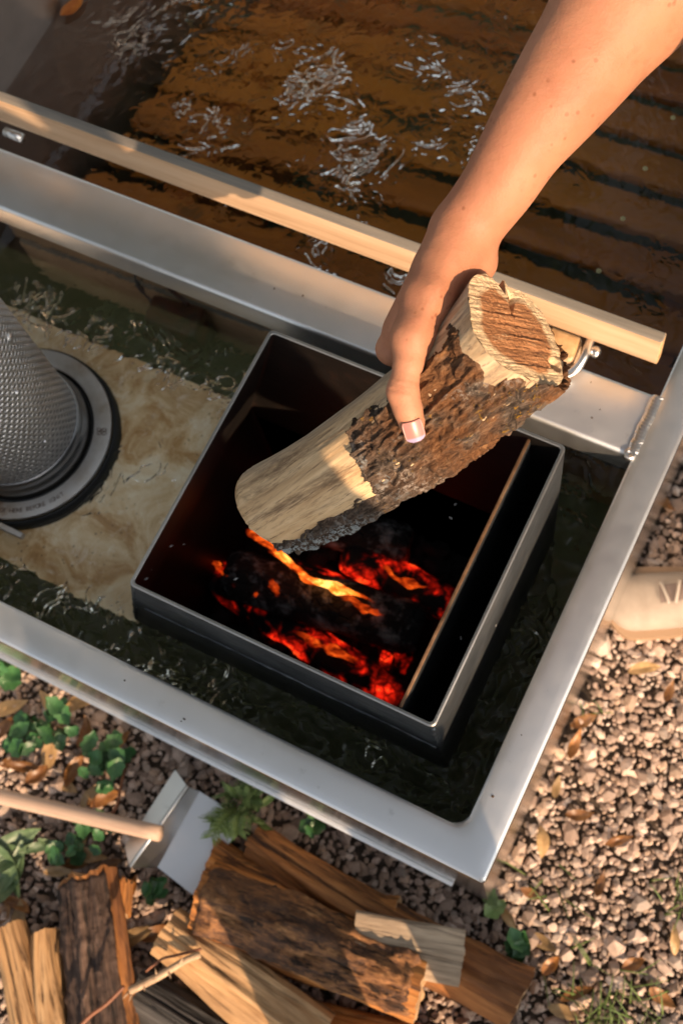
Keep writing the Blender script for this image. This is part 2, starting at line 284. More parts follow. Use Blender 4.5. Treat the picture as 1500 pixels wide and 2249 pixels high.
# ------------------------------------------------------------------ mesh helpers
COL = sc.collection
def loc_of(o): return np.array(o.location) if o is not None else np.zeros(3)
def thing(name, label, cat, loc, group=None):
    o = bpy.data.objects.new(name, None); o.empty_display_size = .05; COL.objects.link(o)
    o.location = (loc[0], loc[1], loc[2] + GZ); o['label'] = label; o['category'] = cat
    if group: o['group'] = group
    return o
def tag(o, label, cat, group=None, kind=None):
    if label: o['label'] = label
    if cat: o['category'] = cat
    if group: o['group'] = group
    if kind: o['kind'] = kind
    return o
def mesh(name, V, F, mat, smooth=True, attrs=None, colattr=None):
    me = bpy.data.meshes.new(name); V = np.asarray(V, float)
    F = np.asarray(F) if not isinstance(F, list) else F
    me.from_pydata([tuple(v) for v in V] if len(V) < 5000 else V.tolist(), [], F if isinstance(F, list) else F.tolist())
    if smooth: me.polygons.foreach_set('use_smooth', np.ones(len(me.polygons), bool))
    if attrs:
        for k, a in attrs.items():
            at = me.attributes.new(k, 'FLOAT', 'POINT'); at.data.foreach_set('value', np.asarray(a, np.float32))
    if colattr is not None:
        at = me.attributes.new('tone', 'FLOAT_COLOR', 'POINT'); at.data.foreach_set('color', np.asarray(colattr, np.float32).ravel())
    me.materials.append(MATS[mat]); me.update(); return me
def mk(name, V, F, mat, parent=None, org=None, smooth=True, attrs=None, colattr=None, sharp=None):
    """one object; V in rim-at-0 coordinates; its origin sits at org (or at the parent's own origin)"""
    V = np.asarray(V, float)
    pw = np.zeros(3)
    if parent is not None:
        q = parent
        while q is not None: pw += np.array(q.location); q = q.parent
        base = pw - np.array([0, 0, GZ])
        if org is not None:
            off = np.asarray(org, float) - base
        else: off = np.zeros(3)
        o = bpy.data.objects.new(name, mesh(name, V - base - off, F, mat, smooth, attrs, colattr)); o.parent = parent; o.location = off
    else:
        if org is None: org = np.array([*(V.min(0) + V.max(0))[:2] / 2, V[:, 2].min()])
        org = np.asarray(org, float)
        o = bpy.data.objects.new(name, mesh(name, V - org, F, mat, smooth, attrs, colattr)); o.location = (org[0], org[1], org[2] + GZ)
    COL.objects.link(o)
    if sharp: o.data.set_sharp_from_angle(angle=R_(sharp))
    return o
def merge(*parts):
    V, F, n = [], [], 0
    for v, f in parts:
        V.append(np.asarray(v, float)); F += [tuple(int(i) + n for i in q) for q in f]; n += len(v)
    return np.vstack(V), F
def box(x0, x1, y0, y1, z0, z1, bev=0.0, seg=2):
    bm = bmesh.new(); bmesh.ops.create_cube(bm, size=1)
    for v in bm.verts: v.co = Vector(((x0 + x1) / 2 + v.co.x * (x1 - x0), (y0 + y1) / 2 + v.co.y * (y1 - y0), (z0 + z1) / 2 + v.co.z * (z1 - z0)))
    if bev: bmesh.ops.bevel(bm, geom=bm.edges[:], offset=bev, segments=seg, affect='EDGES', profile=.5)
    bm.verts.index_update(); V = np.array([v.co[:] for v in bm.verts]); F = [tuple(v.index for v in f.verts) for f in bm.faces]; bm.free(); return V, F
def frames(path):
    path = np.asarray(path, float); t = np.gradient(path, axis=0); t /= np.linalg.norm(t, axis=1)[:, None] + 1e-12
    u = np.cross(t[0], [0, 0, 1.]); u = np.cross(t[0], [1., 0, 0]) if np.linalg.norm(u) < .1 else u; u /= np.linalg.norm(u); U = [u]
    for k in range(1, len(path)):
        u = u - t[k] * (u @ t[k]); u /= np.linalg.norm(u); U.append(u)
    U = np.array(U); return path, t, U, np.cross(t, U)
def tube(path, rad, n=16, cap=True):
    path, t, U, W = frames(path); rad = np.broadcast_to(np.asarray(rad, float), (len(path),)); a = np.linspace(0, 2 * np.pi, n, endpoint=False)
    V = (path[:, None] + rad[:, None, None] * (np.cos(a)[None, :, None] * U[:, None] + np.sin(a)[None, :, None] * W[:, None])).reshape(-1, 3)
    F = gridf(len(path), n, True)
    if cap: F += [tuple(range(n))[::-1], tuple(range((len(path) - 1) * n, len(path) * n))]
    return V, F
def gridf(nr, nc, wrap=False, off=0):
    F = []
    for i in range(nr - 1):
        for j in range(nc if wrap else nc - 1):
            a = i * nc + j; b_ = i * nc + (j + 1) % nc
            F.append((a + off, b_ + off, b_ + nc + off, a + nc + off))
    return F
def lathe(prof, c, n=64):
    prof = np.asarray(prof, float); a = np.linspace(0, 2 * np.pi, n, endpoint=False)
    V = np.stack([c[0] + prof[:, None, 0] * np.cos(a), c[1] + prof[:, None, 0] * np.sin(a), np.broadcast_to(prof[:, None, 1], (len(prof), n))], -1).reshape(-1, 3)
    return V, gridf(len(prof), n, True)
def smooth_path(pts, n):
    pts = np.asarray(pts, float); m = len(pts); out = []
    for s in np.linspace(0, m - 1 - 1e-9, n):
        i = int(s); u = s - i; p0, p1, p2, p3 = pts[max(i - 1, 0)], pts[i], pts[min(i + 1, m - 1)], pts[min(i + 2, m - 1)]
        out.append(.5 * ((2 * p1) + (p2 - p0) * u + (2 * p0 - 5 * p1 + 4 * p2 - p3) * u * u + (3 * p1 - p0 - 3 * p2 + p3) * u ** 3))
    return np.array(out)
def copy_obj(o, parent=None):
    c = o.copy(); COL.objects.link(c); c.parent = parent; return c

# ------------------------------------------------------------------ signed-distance bodies (continuous surfaces)
class SDF:
    def __init__(s, lo, hi, h):
        s.lo = np.asarray(lo, float); s.h = h; s.n = np.ceil((np.asarray(hi) - s.lo) / h).astype(int) + 1
        s.d = np.full(s.n, 9.0, np.float32)
    def _sub(s, lo, hi):
        a = np.clip(np.floor((lo - s.lo) / s.h).astype(int), 0, s.n - 1); b_ = np.clip(np.ceil((hi - s.lo) / s.h).astype(int) + 1, 1, s.n)
        ax = [(s.lo[k] + s.h * np.arange(a[k], b_[k])).astype(np.float32) for k in range(3)]
        return tuple(slice(a[k], b_[k]) for k in range(3)), ax
    def cone(s, a, b_, r0, r1, k=.006, flat=None):
        """tapered capsule a-b; flat=(axis, factor) squashes it across a direction; blended with radius k"""
        a = np.asarray(a, float); b_ = np.asarray(b_, float); m = max(r0, r1) * 1.3 + k * 2 + s.h * 3
        sl_, ax = s._sub(np.minimum(a, b_) - m, np.maximum(a, b_) + m)
        if any(len(x) == 0 for x in ax): return
        X, Y, Z = np.meshgrid(*ax, indexing='ij')
        q = np.stack([X - a[0], Y - a[1], Z - a[2]], -1); ab = (b_ - a)
        if flat is not None:
            fa, ff = flat; fa = np.asarray(fa, float); fa = fa / np.linalg.norm(fa)
            q = q + ((q @ fa)[..., None] * fa * (1 / ff - 1)); ab = ab + (ab @ fa) * fa * (1 / ff - 1)
        L2 = ab @ ab; t = np.clip((q @ ab) / L2, 0, 1)
        d = (np.linalg.norm(q - t[..., None] * ab, axis=-1) - (r0 + (r1 - r0) * t)).astype(np.float32)
        cur = s.d[sl_]; hh = np.maximum(k - np.abs(cur - d), 0) / k
        s.d[sl_] = np.minimum(cur, d) - hh * hh * k * .25
    def mesh(s):
        d = s.d; n = d.shape; ins = d < 0
        c = np.zeros(tuple(x - 1 for x in n), np.uint8)
        for i in (0, 1):
            for j in (0, 1):
                for k in (0, 1): c += ins[i:n[0] - 1 + i, j:n[1] - 1 + j, k:n[2] - 1 + k]
        act = np.argwhere((c > 0) & (c < 8)); idx = np.full(c.shape, -1, np.int64); idx[tuple(act.T)] = np.arange(len(act))
        corner = {(i, j, k): d[act[:, 0] + i, act[:, 1] + j, act[:, 2] + k] for i in (0, 1) for j in (0, 1) for k in (0, 1)}
        acc = np.zeros((len(act), 3)); cnt = np.zeros(len(act))
        for p0 in corner:
            for axn in range(3):
                if p0[axn]: continue
                p1 = list(p0); p1[axn] = 1; p1 = tuple(p1); a, b_ = corner[p0], corner[p1]; m = (a < 0) != (b_ < 0)
                t = np.where(m, a / np.where(m, a - b_, 1), 0)
                pt = np.tile(np.array(p0, float), (len(act), 1)); pt[:, axn] += t; acc += pt * m[:, None]; cnt += m
        V = s.lo + s.h * (act + acc / cnt[:, None]); F = []
        for axn in range(3):
            sl0 = [slice(None)] * 3; sl1 = [slice(None)] * 3; sl0[axn] = slice(0, -1); sl1[axn] = slice(1, None)
            e0, e1 = ins[tuple(sl0)], ins[tuple(sl1)]; o1, o2 = [a for a in range(3) if a != axn]
            for flip, m in ((False, e0 & ~e1), (True, ~e0 & e1)):
                e = np.argwhere(m); e = e[(e[:, o1] > 0) & (e[:, o2] > 0) & (e[:, o1] < n[o1] - 1) & (e[:, o2] < n[o2] - 1)]
                if not len(e): continue
                def at(a, b_):
                    q = e.copy(); q[:, o1] -= a; q[:, o2] -= b_; return idx[q[:, 0], q[:, 1], q[:, 2]]
                q = np.stack([at(1, 1), at(0, 1), at(0, 0), at(1, 0)], 1)
                if (axn == 1) != flip: q = q[:, ::-1]
                F.append(q)
        return V, np.vstack(F)

# ================================================================== the setting
GR = -GZ
V, F = [], []
xs = np.concatenate([np.linspace(-60, -2, 12), np.linspace(-1.6, 1.4, 40), np.linspace(2, 60, 12)]); ys = np.concatenate([np.linspace(-60, -2, 12), np.linspace(-1.4, 2.4, 40), np.linspace(3, 60, 12)])
gx, gy = np.meshgrid(xs, ys, indexing='ij'); V = st(gx, gy, GR - .004 + .004 * fbm(st(gx * 6, gy * 6, gx * 0), 3, 5)).reshape(-1, 3)
tag(mk('ground', V, gridf(len(xs), len(ys)), 'ground', org=(0, 0, GR)), None, None, kind='structure')

# ================================================================== the aluminium tub
TX0, TX1, TY0, TY1 = -1.14, 0.0, 0.0, 1.75
tub = thing('hot_tub', 'rectangular aluminium hot tub with flat rim, filled with water, standing on gravel', 'hot tub', (TX0 / 2, TY1 / 2, GR))
def rring(x0, x1, y0, y1, r, z, n=6):
    pts = []
    for cx, cy, a0 in ((x1 - r, y1 - r, 0), (x0 + r, y1 - r, 90), (x0 + r, y0 + r, 180), (x1 - r, y0 + r, 270)):
        for k in range(n + 1):
            a = R_(a0 + 90 * k / n); pts.append((cx + r * math.cos(a), cy + r * math.sin(a), z))
    return np.array(pts)
prof = [(.034, -.030), (.034, -.013), (.0, -.013), (0, -.0045), (.0006, -.0022), (.0022, -.0006), (.0045, 0), (.012, .0006), (.028, .0006), (.0355, 0), (.0378, -.0006), (.0394, -.0022), (.04, -.0045), (.04, -.030), (.034, -.030)]
V = np.vstack([rring(TX0 + u, TX1 - u, TY0 + u, TY1 - u, .006 + .010 * u / .04, z) for u, z in prof])
rim = mk('rim', V, gridf(len(prof), 28, True), 'aluminium', tub, sharp=40); rim.data.materials.append(MATS['aluminium_side'])
for p in rim.data.polygons:
    if abs(p.normal.z) < .3: p.material_index = 1
for (a, b_, c, d) in ((TX0 + .003, TX1 - .003, .003, .0335), (TX0 + .003, TX1 - .003, TY1 - .0335, TY1 - .003), (TX0 + .003, TX0 + .0335, .0335, TY1 - .0335), (TX1 - .0335, TX1 - .003, .0335, TY1 - .0335)):
    mk('wall', *box(a, b_, c, d, GR + .004, -.0135), 'aluminium_side', tub, sharp=30)
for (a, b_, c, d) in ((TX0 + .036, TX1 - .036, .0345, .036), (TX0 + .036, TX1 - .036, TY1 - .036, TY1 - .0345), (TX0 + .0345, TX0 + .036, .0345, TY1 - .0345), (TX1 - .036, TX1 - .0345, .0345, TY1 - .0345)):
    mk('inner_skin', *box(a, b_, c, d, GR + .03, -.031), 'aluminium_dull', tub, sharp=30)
mk('floor_pan', *box(TX0 + .034, TX1 - .034, .034, TY1 - .034, GR + .006, GR + .03), 'tub_floor', tub, sharp=30)
mk('side_ledge', *box(-1.10, -.050, -.004, .003, -.440, -.4345, .0015), 'aluminium', tub, sharp=30)
RY0, RY1 = .4665, .544
rail = mk('cross_rail', *box(-1.0995, -.0405, RY0, RY1, -.045, -.0015, .0055, 4), 'aluminium', tub, sharp=50)
# weld beads where the rail meets the rim
def weld(x, y0, y1, z, r, n=40):
    ny_, nx_ = 160, 13; u = np.linspace(-1, 1, nx_); yv = np.linspace(y0, y1, ny_); Y, U = np.meshgrid(yv, u, indexing='ij')
    ph = (Y - .0035 * U ** 2) / .0040; saw = ph - np.floor(ph); wob = .0009 * vn(st(Y * 160, Y * 0, Y * 0 + x), 3)
    Zt = z + r * (.30 * np.sqrt(np.clip(1 - U ** 2, 0, 1)) * (.72 + .28 * saw) - .25 * np.abs(U) ** 3)
    return st(x + U * r * (1 + .10 * saw) + wob, Y, Zt).reshape(-1, 3), gridf(ny_, nx_)
    parts = []
    for k in range(n):
        y = y0 + (y1 - y0) * k / (n - 1); V, F = lathe([(0.0, .17 * r), (.55 * r, .13 * r), (.85 * r, .02 * r), (r, -.30 * r)], (0, 0), 12)
        a = .5 * vn(np.array([[k * .9, 1., x]]))[0]
        V = V * np.array([1 + .12 * a, .9, 1]) + np.array([x + .0012 * a, y, z + .00035 * vn(np.array([[k * .63, 4., 2.]]))[0] + .00002 * k]); parts.append((V, F))
    return merge(*parts)
mk('weld_bead', *weld(-.0415, RY0 + .004, RY1 - .002, .0012, .0062), 'weld', rail)
mk('weld_bead', *weld(-1.0985, RY0 + .004, RY1 - .002, .0012, .0062), 'weld', rail)
mk('weld_blob', *lathe([(0, .0012), (.002, .0010), (.0032, .0026), (.0052, .0030), (.0066, .0010), (.0070, -.004)], (-.0432, RY0 + .0015), 20), 'weld', rail)

# ================================================================== water
WZ = -.20
SX0, SX1, SY0, SY1 = -.95, -.098, .105, .420      # stove body
HX0T, HX0B = -.4395, -.526                         # hatch: left wall leans (top x, x at the water)
def lines(a, b_, h, keep):
    g = list(np.arange(a, b_, h)) + [b_]
    for k in keep:
        i = int(np.argmin([abs(q - k) for q in g])); g[i] = k
    return np.array(sorted(g))
IN = .0362
xs = lines(TX0 + IN, TX1 - IN, .0032, [HX0B + .003, SX1 - .003]); ys = lines(TY0 + IN, 1.40, .0032, [SY0 + .003, SY1 - .003]); 
gx, gy = np.meshgrid(xs, ys, indexing='ij')
def ripple(x, y, want_act=False):
    z0 = x * 0
    w1 = fbm(st(x * 9, y * 9, z0 + 1.3), 2, 3); wx = x + .02 * fbm(st(x * 14, y * 14, z0), 2, 8); wy = y + .02 * fbm(st(x * 14, y * 14, z0 + 5), 2, 9)
    a = fbm(st(wx * 34, wy * 34, z0), 3, 21); c = 1 - np.abs(vn(st(wx * 44, wy * 44, z0 + 2.), 31)) * 2
    act = .03 + .22 * np.clip((.15 + w1 * 1.6), 0, 1)
    sm = lambda v_, a_, b2_: np.clip((v_ - a_) / (b2_ - a_), 0, 1) ** 2 * (3 - 2 * np.clip((v_ - a_) / (b2_ - a_), 0, 1))
    chan = np.maximum(sm(y, .125, .095), sm(x, -.125, -.10) * sm(y, .40, .26)); back = sm(y, .385, .42) * sm(y, .48, .45)
    act = act * (1 + 1.6 * np.exp(-((x + .70) ** 2 + (y - .86) ** 2) / .05)) + .12 * np.exp(-((x + .72) ** 2 + (y - .84) ** 2) / .045) * (y > .58) + .60 * chan + .45 * back
    f = fbm(st(wx * 75, wy * 75, z0 + 9), 2, 41)
    if want_act: return act
    return (act + 1.6 * chan) * (.0015 * a + .0007 * c + .0007 * f) + .0006 * w1
Z = WZ + ripple(gx, gy)
V = st(gx, gy, Z).reshape(-1, 3); Fq = np.array(gridf(len(xs), len(ys))); cx = V[Fq].mean(1)
hole = (cx[:, 0] > HX0B + .003) & (cx[:, 0] < SX1 - .003) & (cx[:, 1] > SY0 + .003) & (cx[:, 1] < SY1 - .003)
Fq = Fq[~hole]; used = np.unique(Fq); rmap = np.full(len(V), -1); rmap[used] = np.arange(len(used))
water = tag(mk('water', V[used], rmap[Fq], 'water', org=(TX0 / 2, TY1 / 2, WZ), attrs={'act': ripple(V[used, 0], V[used, 1], True), 'turbid': np.where(V[used, 1] > .5, .02, np.where((V[used, 0] < HX0B) & (V[used, 1] > SY0) & (V[used, 1] < SY1), .03, 1.0))}), None, None, kind='structure')

# ================================================================== the submerged wood stove
stove = thing('wood_stove', 'submerged black steel wood stove with open firebox hatch and stained cream top plate', 'stove', (-.5, .26, GR + .03))
def hx0(z): return HX0T + (HX0B - HX0T) * np.clip((.075 - z) / .275, 0, 1)
def hring(z, ins, r): r = r * .7; return rring(hx0(z) + ins, SX1 - ins, SY0 + ins, SY1 - ins, r, z, 5)
zs = [.0742, .07, .03, -.02, -.07, -.12, -.17, -.215]
col = mk('hatch_wall', np.vstack([hring(z, 0, .009) for z in zs]), gridf(len(zs), 24, True), 'stove_steel', stove, sharp=50)
mk('hatch_lip', np.vstack([hring(.0742, .0, .009), hring(.0752, .0004, .009), hring(.0753, .0020, .008), hring(.0752, .0036, .007), hring(.0742, .0040, .006)]), gridf(5, 24, True), 'steel_edge', col)
zi = [.0742, .05, -.0, -.06, -.12, -.2, -.28, -.36, -.455]
V = np.vstack([hring(z, .0040, .006) for z in zi]); F = gridf(len(zi), 24, True); F += [tuple(range((len(zi) - 1) * 24, len(zi) * 24))]
mk('firebox_lining', V, F, 'soot', stove, sharp=50)
yy = np.linspace(SY0, SY1, 60)
xs_ = np.linspace(hx0(-.045) + .02, SX1 - .004, 90)
mk('weld_seam', *tube(st(xs_, SY0 - .0004 + 0 * xs_, -.045 + .0045 * fbm(st(xs_ * 40, xs_ * 0, xs_ * 0), 4, 4)), .0010 + .0008 * vn(st(xs_ * 160, xs_ * 0, xs_ * 0), 5), 8), 'stove_steel', col)
for (cx_, rr) in ((SX1, .0022), ):
    zz = np.linspace(.062, -.08, 40); mk('weld_seam', *tube(st(SX1 - .0032 + .0010 * vn(st(zz * 90, zz * 0, zz * 0), 2), SY0 + .0022 + .0008 * vn(st(zz * 90, zz * 0 + 4, zz * 0), 3), zz), .0024 + .0008 * vn(st(zz * 140, zz * 0, zz * 0), 6), 8), 'stove_steel', col)
zz = np.linspace(.066, -.19, 50); mk('weld_seam', *tube(st(hx0(zz) + .006 + .0012 * vn(st(zz * 90, zz * 0, zz * 0 + 9), 2), SY0 + .0012 + 0 * zz, zz), .0026 + .001 * vn(st(zz * 120, zz * 0, zz * 0), 16), 8), 'stove_steel', col)
mk('draft_divider', *box(-.1382, -.1352, SY0 + .0055, SY1 - .0055, -.42, .0660), 'stove_steel', stove, sharp=30)
mk('divider_edge', *box(-.1384, -.1350, SY0 + .0055, SY1 - .0055, .0662, .0690, .0008), 'rust_edge', stove, sharp=30)
mk('body', *merge(box(SX0, SX1, SY0, SY0 + .004, -.545, -.217), box(SX0, SX1, SY1 - .004, SY1, -.545, -.217), box(SX1 - .004, SX1, SY0 + .004, SY1 - .004, -.545, -.217), box(SX0, SX0 + .004, SY0 + .004, SY1 - .004, -.545, -.217), box(SX0 + .004, SX1 - .004, SY0 + .004, SY1 - .004, -.545, -.54)), 'stove_steel', stove, sharp=30)
nx, ny = 60, 40; gx, gy = np.meshgrid(np.linspace(SX0 - .004, HX0B + .002, nx), np.linspace(SY0 - .003, SY1 + .003, ny), indexing='ij')
V = st(gx, gy, -.2085 + .0022 * fbm(st(gx * 9, gy * 9, gx * 0), 3, 7)).reshape(-1, 3); top = (V, gridf(nx, ny))
V2 = V.copy(); V2[:, 2] -= .006
rim_i = [i * ny for i in range(nx)] + [(nx - 1) * ny + j for j in range(1, ny)] + [i * ny + ny - 1 for i in range(nx - 2, -1, -1)] + [j for j in range(ny - 2, 0, -1)]
sides = [(rim_i[k], rim_i[k] + nx * ny, rim_i[(k + 1) % len(rim_i)] + nx * ny, rim_i[(k + 1) % len(rim_i)]) for k in range(len(rim_i))]
plate = mk('top_plate', np.vstack([V, V2]), top[1] + sides + [tuple(reversed([i + nx * ny for i in f])) for f in top[1]], 'cream_plate', stove, sharp=50)
# flue flange: ring plate with a folded tab and stamped lettering
FC = (-.783, .2605); FZ = -.186
ring = mk('flue_flange', *lathe([(.0985, FZ - .004), (.0985, FZ), (.099, FZ + .0004), (.1207, FZ + .0004), (.1212, FZ), (.1212, FZ - .004), (.0985, FZ - .004)], FC, 96), 'flange_steel', stove, sharp=40)
mk('flange_tab', *box(FC[0] - .07, P(66, 1145, FZ)[0], FC[1] - .1265, FC[1] - .119, FZ - .010, FZ + .0012, .0015), 'flange_steel', ring, sharp=40)
mk('shade_ring', *lathe([(.122, -.207), (.1222, FZ - .005), (.125, FZ - .005), (.128, -.207)], FC, 72), 'shade_black', stove)  # black ring painted in as the shadow edge round the flange
mk('shade_ring', *lathe([(.0885, -.204), (.0885, FZ - .006), (.0983, FZ - .006), (.0983, -.204)], FC, 72), 'shade_black', stove)  # black fill standing in for the dark gap round the pipe base
dg = bpy.context.evaluated_depsgraph_get()
def glyph(ch, size):
    cu = bpy.data.curves.new('glyph', 'FONT'); cu.body = ch; cu.size = size; cu.align_x = 'CENTER'; cu.extrude = 0.0002; cu.resolution_u = 2
    ob = bpy.data.objects.new('glyph', cu); COL.objects.link(ob); dg.update(); me = bpy.data.meshes.new_from_object(ob.evaluated_get(dg))
    V = np.array([v.co[:] for v in me.vertices]); F = [tuple(p.vertices) for p in me.polygons]
    bpy.data.objects.remove(ob); bpy.data.curves.remove(cu); bpy.data.meshes.remove(me); return V, F
def ang_of(px, py): q = P(px, py, FZ); return math.atan2(q[1] - FC[1], q[0] - FC[0])
a0, a1 = ang_of(5, 1116), ang_of(138, 1088); txt = 'OT HERE BEFORE IGNIT'
for k, ch in enumerate(txt):
    if ch == ' ': continue
    a = a0 + (a1 - a0) * k / (len(txt) - 1); Vg, Fg = glyph(ch, .0085)
    Vg = Vg - np.array([0, .003, 0]); up = np.array([-math.cos(a), -math.sin(a), 0]); rt = np.array([-math.sin(a), math.cos(a), 0])
    Vw = np.array([FC[0], FC[1], FZ + .0007]) + np.array([math.cos(a), math.sin(a), 0]) * .1098 + Vg[:, :1] * rt + Vg[:, 1:2] * up + Vg[:, 2:] * np.array([0, 0, 1])
    mk('stamped_letter', Vw, Fg, 'print_ink', ring, smooth=False)
ac = ang_of(219, 948)
for i, (du, dv, w_, h_) in enumerate(((-.0042, .0030, .0030, .0018), (-.0030, -.0022, .0030, .0020), (.0030, .0026, .0034, .0018), (.0036, -.0024, .0032, .0020), (.0, .0, .0022, .0014))):
    t = np.linspace(0, 2 * np.pi, 20, endpoint=False); ca = np.array([math.cos(ac), math.sin(ac), 0]); cb = np.array([-math.sin(ac), math.cos(ac), 0])
    p = np.array([FC[0], FC[1], FZ + .0006]) + ca * (.1098 + du) + cb * dv + (np.cos(t) * w_)[:, None] * ca + (np.sin(t) * h_)[:, None] * cb
    p = np.vstack([p, p[:1]]); mk('stamped_mark', *tube(p, .0005, 6, False), 'print_ink', ring)
# chimney
chim = thing('chimney_pipe', 'perforated grey metal chimney pipe standing on the stove top plate', 'chimney', (FC[0], FC[1], -.19))
mk('heat_shield', *lathe([(.0845, -.165), (.085, -.163), (.085, .2), (.085, .6), (.085, 1.05), (.0835, 1.05)], FC, 96), 'perforated', chim, sharp=40)
mk('base_band', *lathe([(.084, -.156), (.0862, -.1565), (.0880, -.160), (.0888, -.166), (.0886, -.169), (.0896, -.1705), (.0922, -.176), (.0930, -.182), (.0926, -.190), (.0936, -.1915), (.0938, -.197), (.0935, -.202)], FC, 96), 'flue_band', chim, sharp=60)
def on_pipe(px, py, r=.085):
    d = np.array([(px - 750) / FPX, (py - 1124.5) / FPX, 1.0]) @ RM; o = CC[:2] - np.array(FC); a = d[:2] @ d[:2]; b2 = o @ d[:2]; c = o @ o - r * r; t = (-b2 - math.sqrt(max(b2 * b2 - a * c, 0))) / a
    return CC + d * t
for (px, py, r) in ((22, 742, .0062), (38, 862, .0034), (100, 970, .0032)):
    q = on_pipe(px, py); nrm = np.array([q[0] - FC[0], q[1] - FC[1], 0]) / .085
    Vr, Fr = lathe([(0, .0032), (.5 * r, .0030), (.85 * r, .0018), (r, 0)], (0, 0), 16); ux = np.array([-nrm[1], nrm[0], 0])
    mk('rivet', q + Vr[:, :1] * ux + Vr[:, 1:2] * np.array([0, 0, 1.3]) + Vr[:, 2:] * nrm, Fr, 'weld', chim)

# ================================================================== wooden fence (divider) with its clips
ZT = .075; FY0, FY1 = .5642, .5772
fence = thing('cedar_fence', 'weathered cedar divider board clipped above the cross rail between stove and bath', 'divider', (-.56, .594, GR + .03))
def board(name, x0, x1, y0, y1, z0, z1, parent, bev=.0022):
    o = mk(name, *box(x0, x1, y0, y1, z0, z1, bev, 3), 'cedar', parent, sharp=45); o.data.materials.append(MATS['cedar_top']); o.data.materials.append(MATS['cedar_end'])
    for p in o.data.polygons:
        if p.normal.z > .7: p.material_index = 1
        elif abs(p.normal.x) > .7: p.material_index = 2
    return o
board('top_board', -1.075, -.0545, FY0, FY1, ZT - .0505, ZT, fence)
for k in range(3): board('slat', -1.07, -.058, FY1 + .004, FY1 + .017, -.195 - .09 * k, -.115 - .09 * k, fence)
for x in ():
    po = mk('post', *box(x, x + .062, FY1 + .0185, FY1 + .045, -.50, -.118, .003, 2), 'cedar', fence, sharp=45)
bl = mk('clip_block', *box(P(1180, 745, .02)[0], P(1272, 762, .02)[0], P(1250, 792, .02)[1], FY0 + .0035, -.040, .0215, .006, 3), 'cedar', fence, sharp=45); bl.data.materials.append(MATS['cedar_end'])
for p in bl.data.polygons:
    if p.normal.z > .7: p.material_index = 1
bl2 = mk('clip_block', *box(P(1180, 745, .0)[0], P(1268, 800, .008)[0], P(1250, 800, .008)[1], P(1250, 792, .02)[1] - .0005, -.045, .0085, .0025, 3), 'cedar', fence, sharp=45)
def hook(pts, name='wire_clip'): return mk(name, *tube(smooth_path(pts, 36), .0050, 14), 'rod_steel', fence)
hk = hook([P(1150, 800, .0055), P(1200, 815, .0055), P(1240, 821, .007), P(1266, 808, .014), P(1283, 783, .020), P(1291, 762, .022), P(1298, 745, .022)])
mk('bolt', lathe([(0, .004), (.0035, .0038), (.0055, .002), (.006, -.002), (.005, -.008)], (0, 0), 16)[0] + P(1308, 770, .020), lathe([(0, .004), (.0035, .0038), (.0055, .002), (.006, -.002), (.005, -.008)], (0, 0), 16)[1], 'rod_steel', fence)
mk('bolt', *tube([P(12, 288, .012), P(50, 303, .012)], .0062, 14), 'rod_steel', fence)

# ================================================================== bath deck (planks under water), one part for each plank
deck = thing('bath_deck', 'amber slatted wooden deck of wide planks under the bath water', 'deck', (-.56, 1.1, GR + .03))
rng = np.random.default_rng(4)
y = .636
for k in range(10):
    n = 40; xs_ = np.linspace(-1.085 + rng.uniform(0, .02), -.045, n); wd = .062; zt = -.335 + rng.uniform(-.002, .002)
    e0 = y + .0025 * fbm(st(xs_ * 5, xs_ * 0 + k, xs_ * 0), 3, 2); e1 = y + wd + .0025 * fbm(st(xs_ * 5, xs_ * 0 + k + 40, xs_ * 0), 3, 2)
    ringp = [(e0, zt - .013), (e0, zt - .004), (e0 + .004, zt), (e0 + (e1 - e0) * .5, zt + .0008), (e1 - .004, zt), (e1, zt - .004), (e1, zt - .013)]
    V = np.concatenate([st(xs_, a, np.full(n, c)) for a, c in ringp]); nr = len(ringp)
    F = [(i * n + j, i * n + j + 1, (i + 1) * n + j + 1, (i + 1) * n + j) for i in range(nr - 1) for j in range(n - 1)] + [tuple(i * n for i in range(nr)), tuple(i * n + n - 1 for i in range(nr))[::-1]]
    mk('plank', V, F, 'deck_wood', deck, attrs={'tone': np.full(len(V), rng.uniform(0, 1))}, org=(-.54, y + wd / 2, zt), sharp=50)
    y += wd + .0260
for x in (-.95, -.5, -.12): mk('joist', *box(x, x + .05, .64, 1.56, -.53, -.3505), 'deck_wood', deck, attrs=None, sharp=40)

# submerged device by the rail
q = P(372, 680, -.30); dev = thing('submerged_device', 'dark boxy device with looped wire handle lying under water beside the cross rail', 'device', (q[0], q[1], -.38))
bv, bf = box(-.045, .045, -.028, .028, -.03, .03, .010, 3); rt = np.array([[math.cos(.1), -math.sin(.1), 0], [math.sin(.1), math.cos(.1), 0], [0, 0, 1]])
mk('housing', bv @ rt.T + q, bf, 'black_plastic', dev)
mk('wire_handle', *tube(smooth_path([q + np.array(p) for p in ((-.043, .01, .022), (-.062, .018, .045), (-.066, .03, .055), (-.045, .036, .052), (-.02, .03, .045), (.02, .02, .035))], 30), .0028, 10), 'black_plastic', dev)

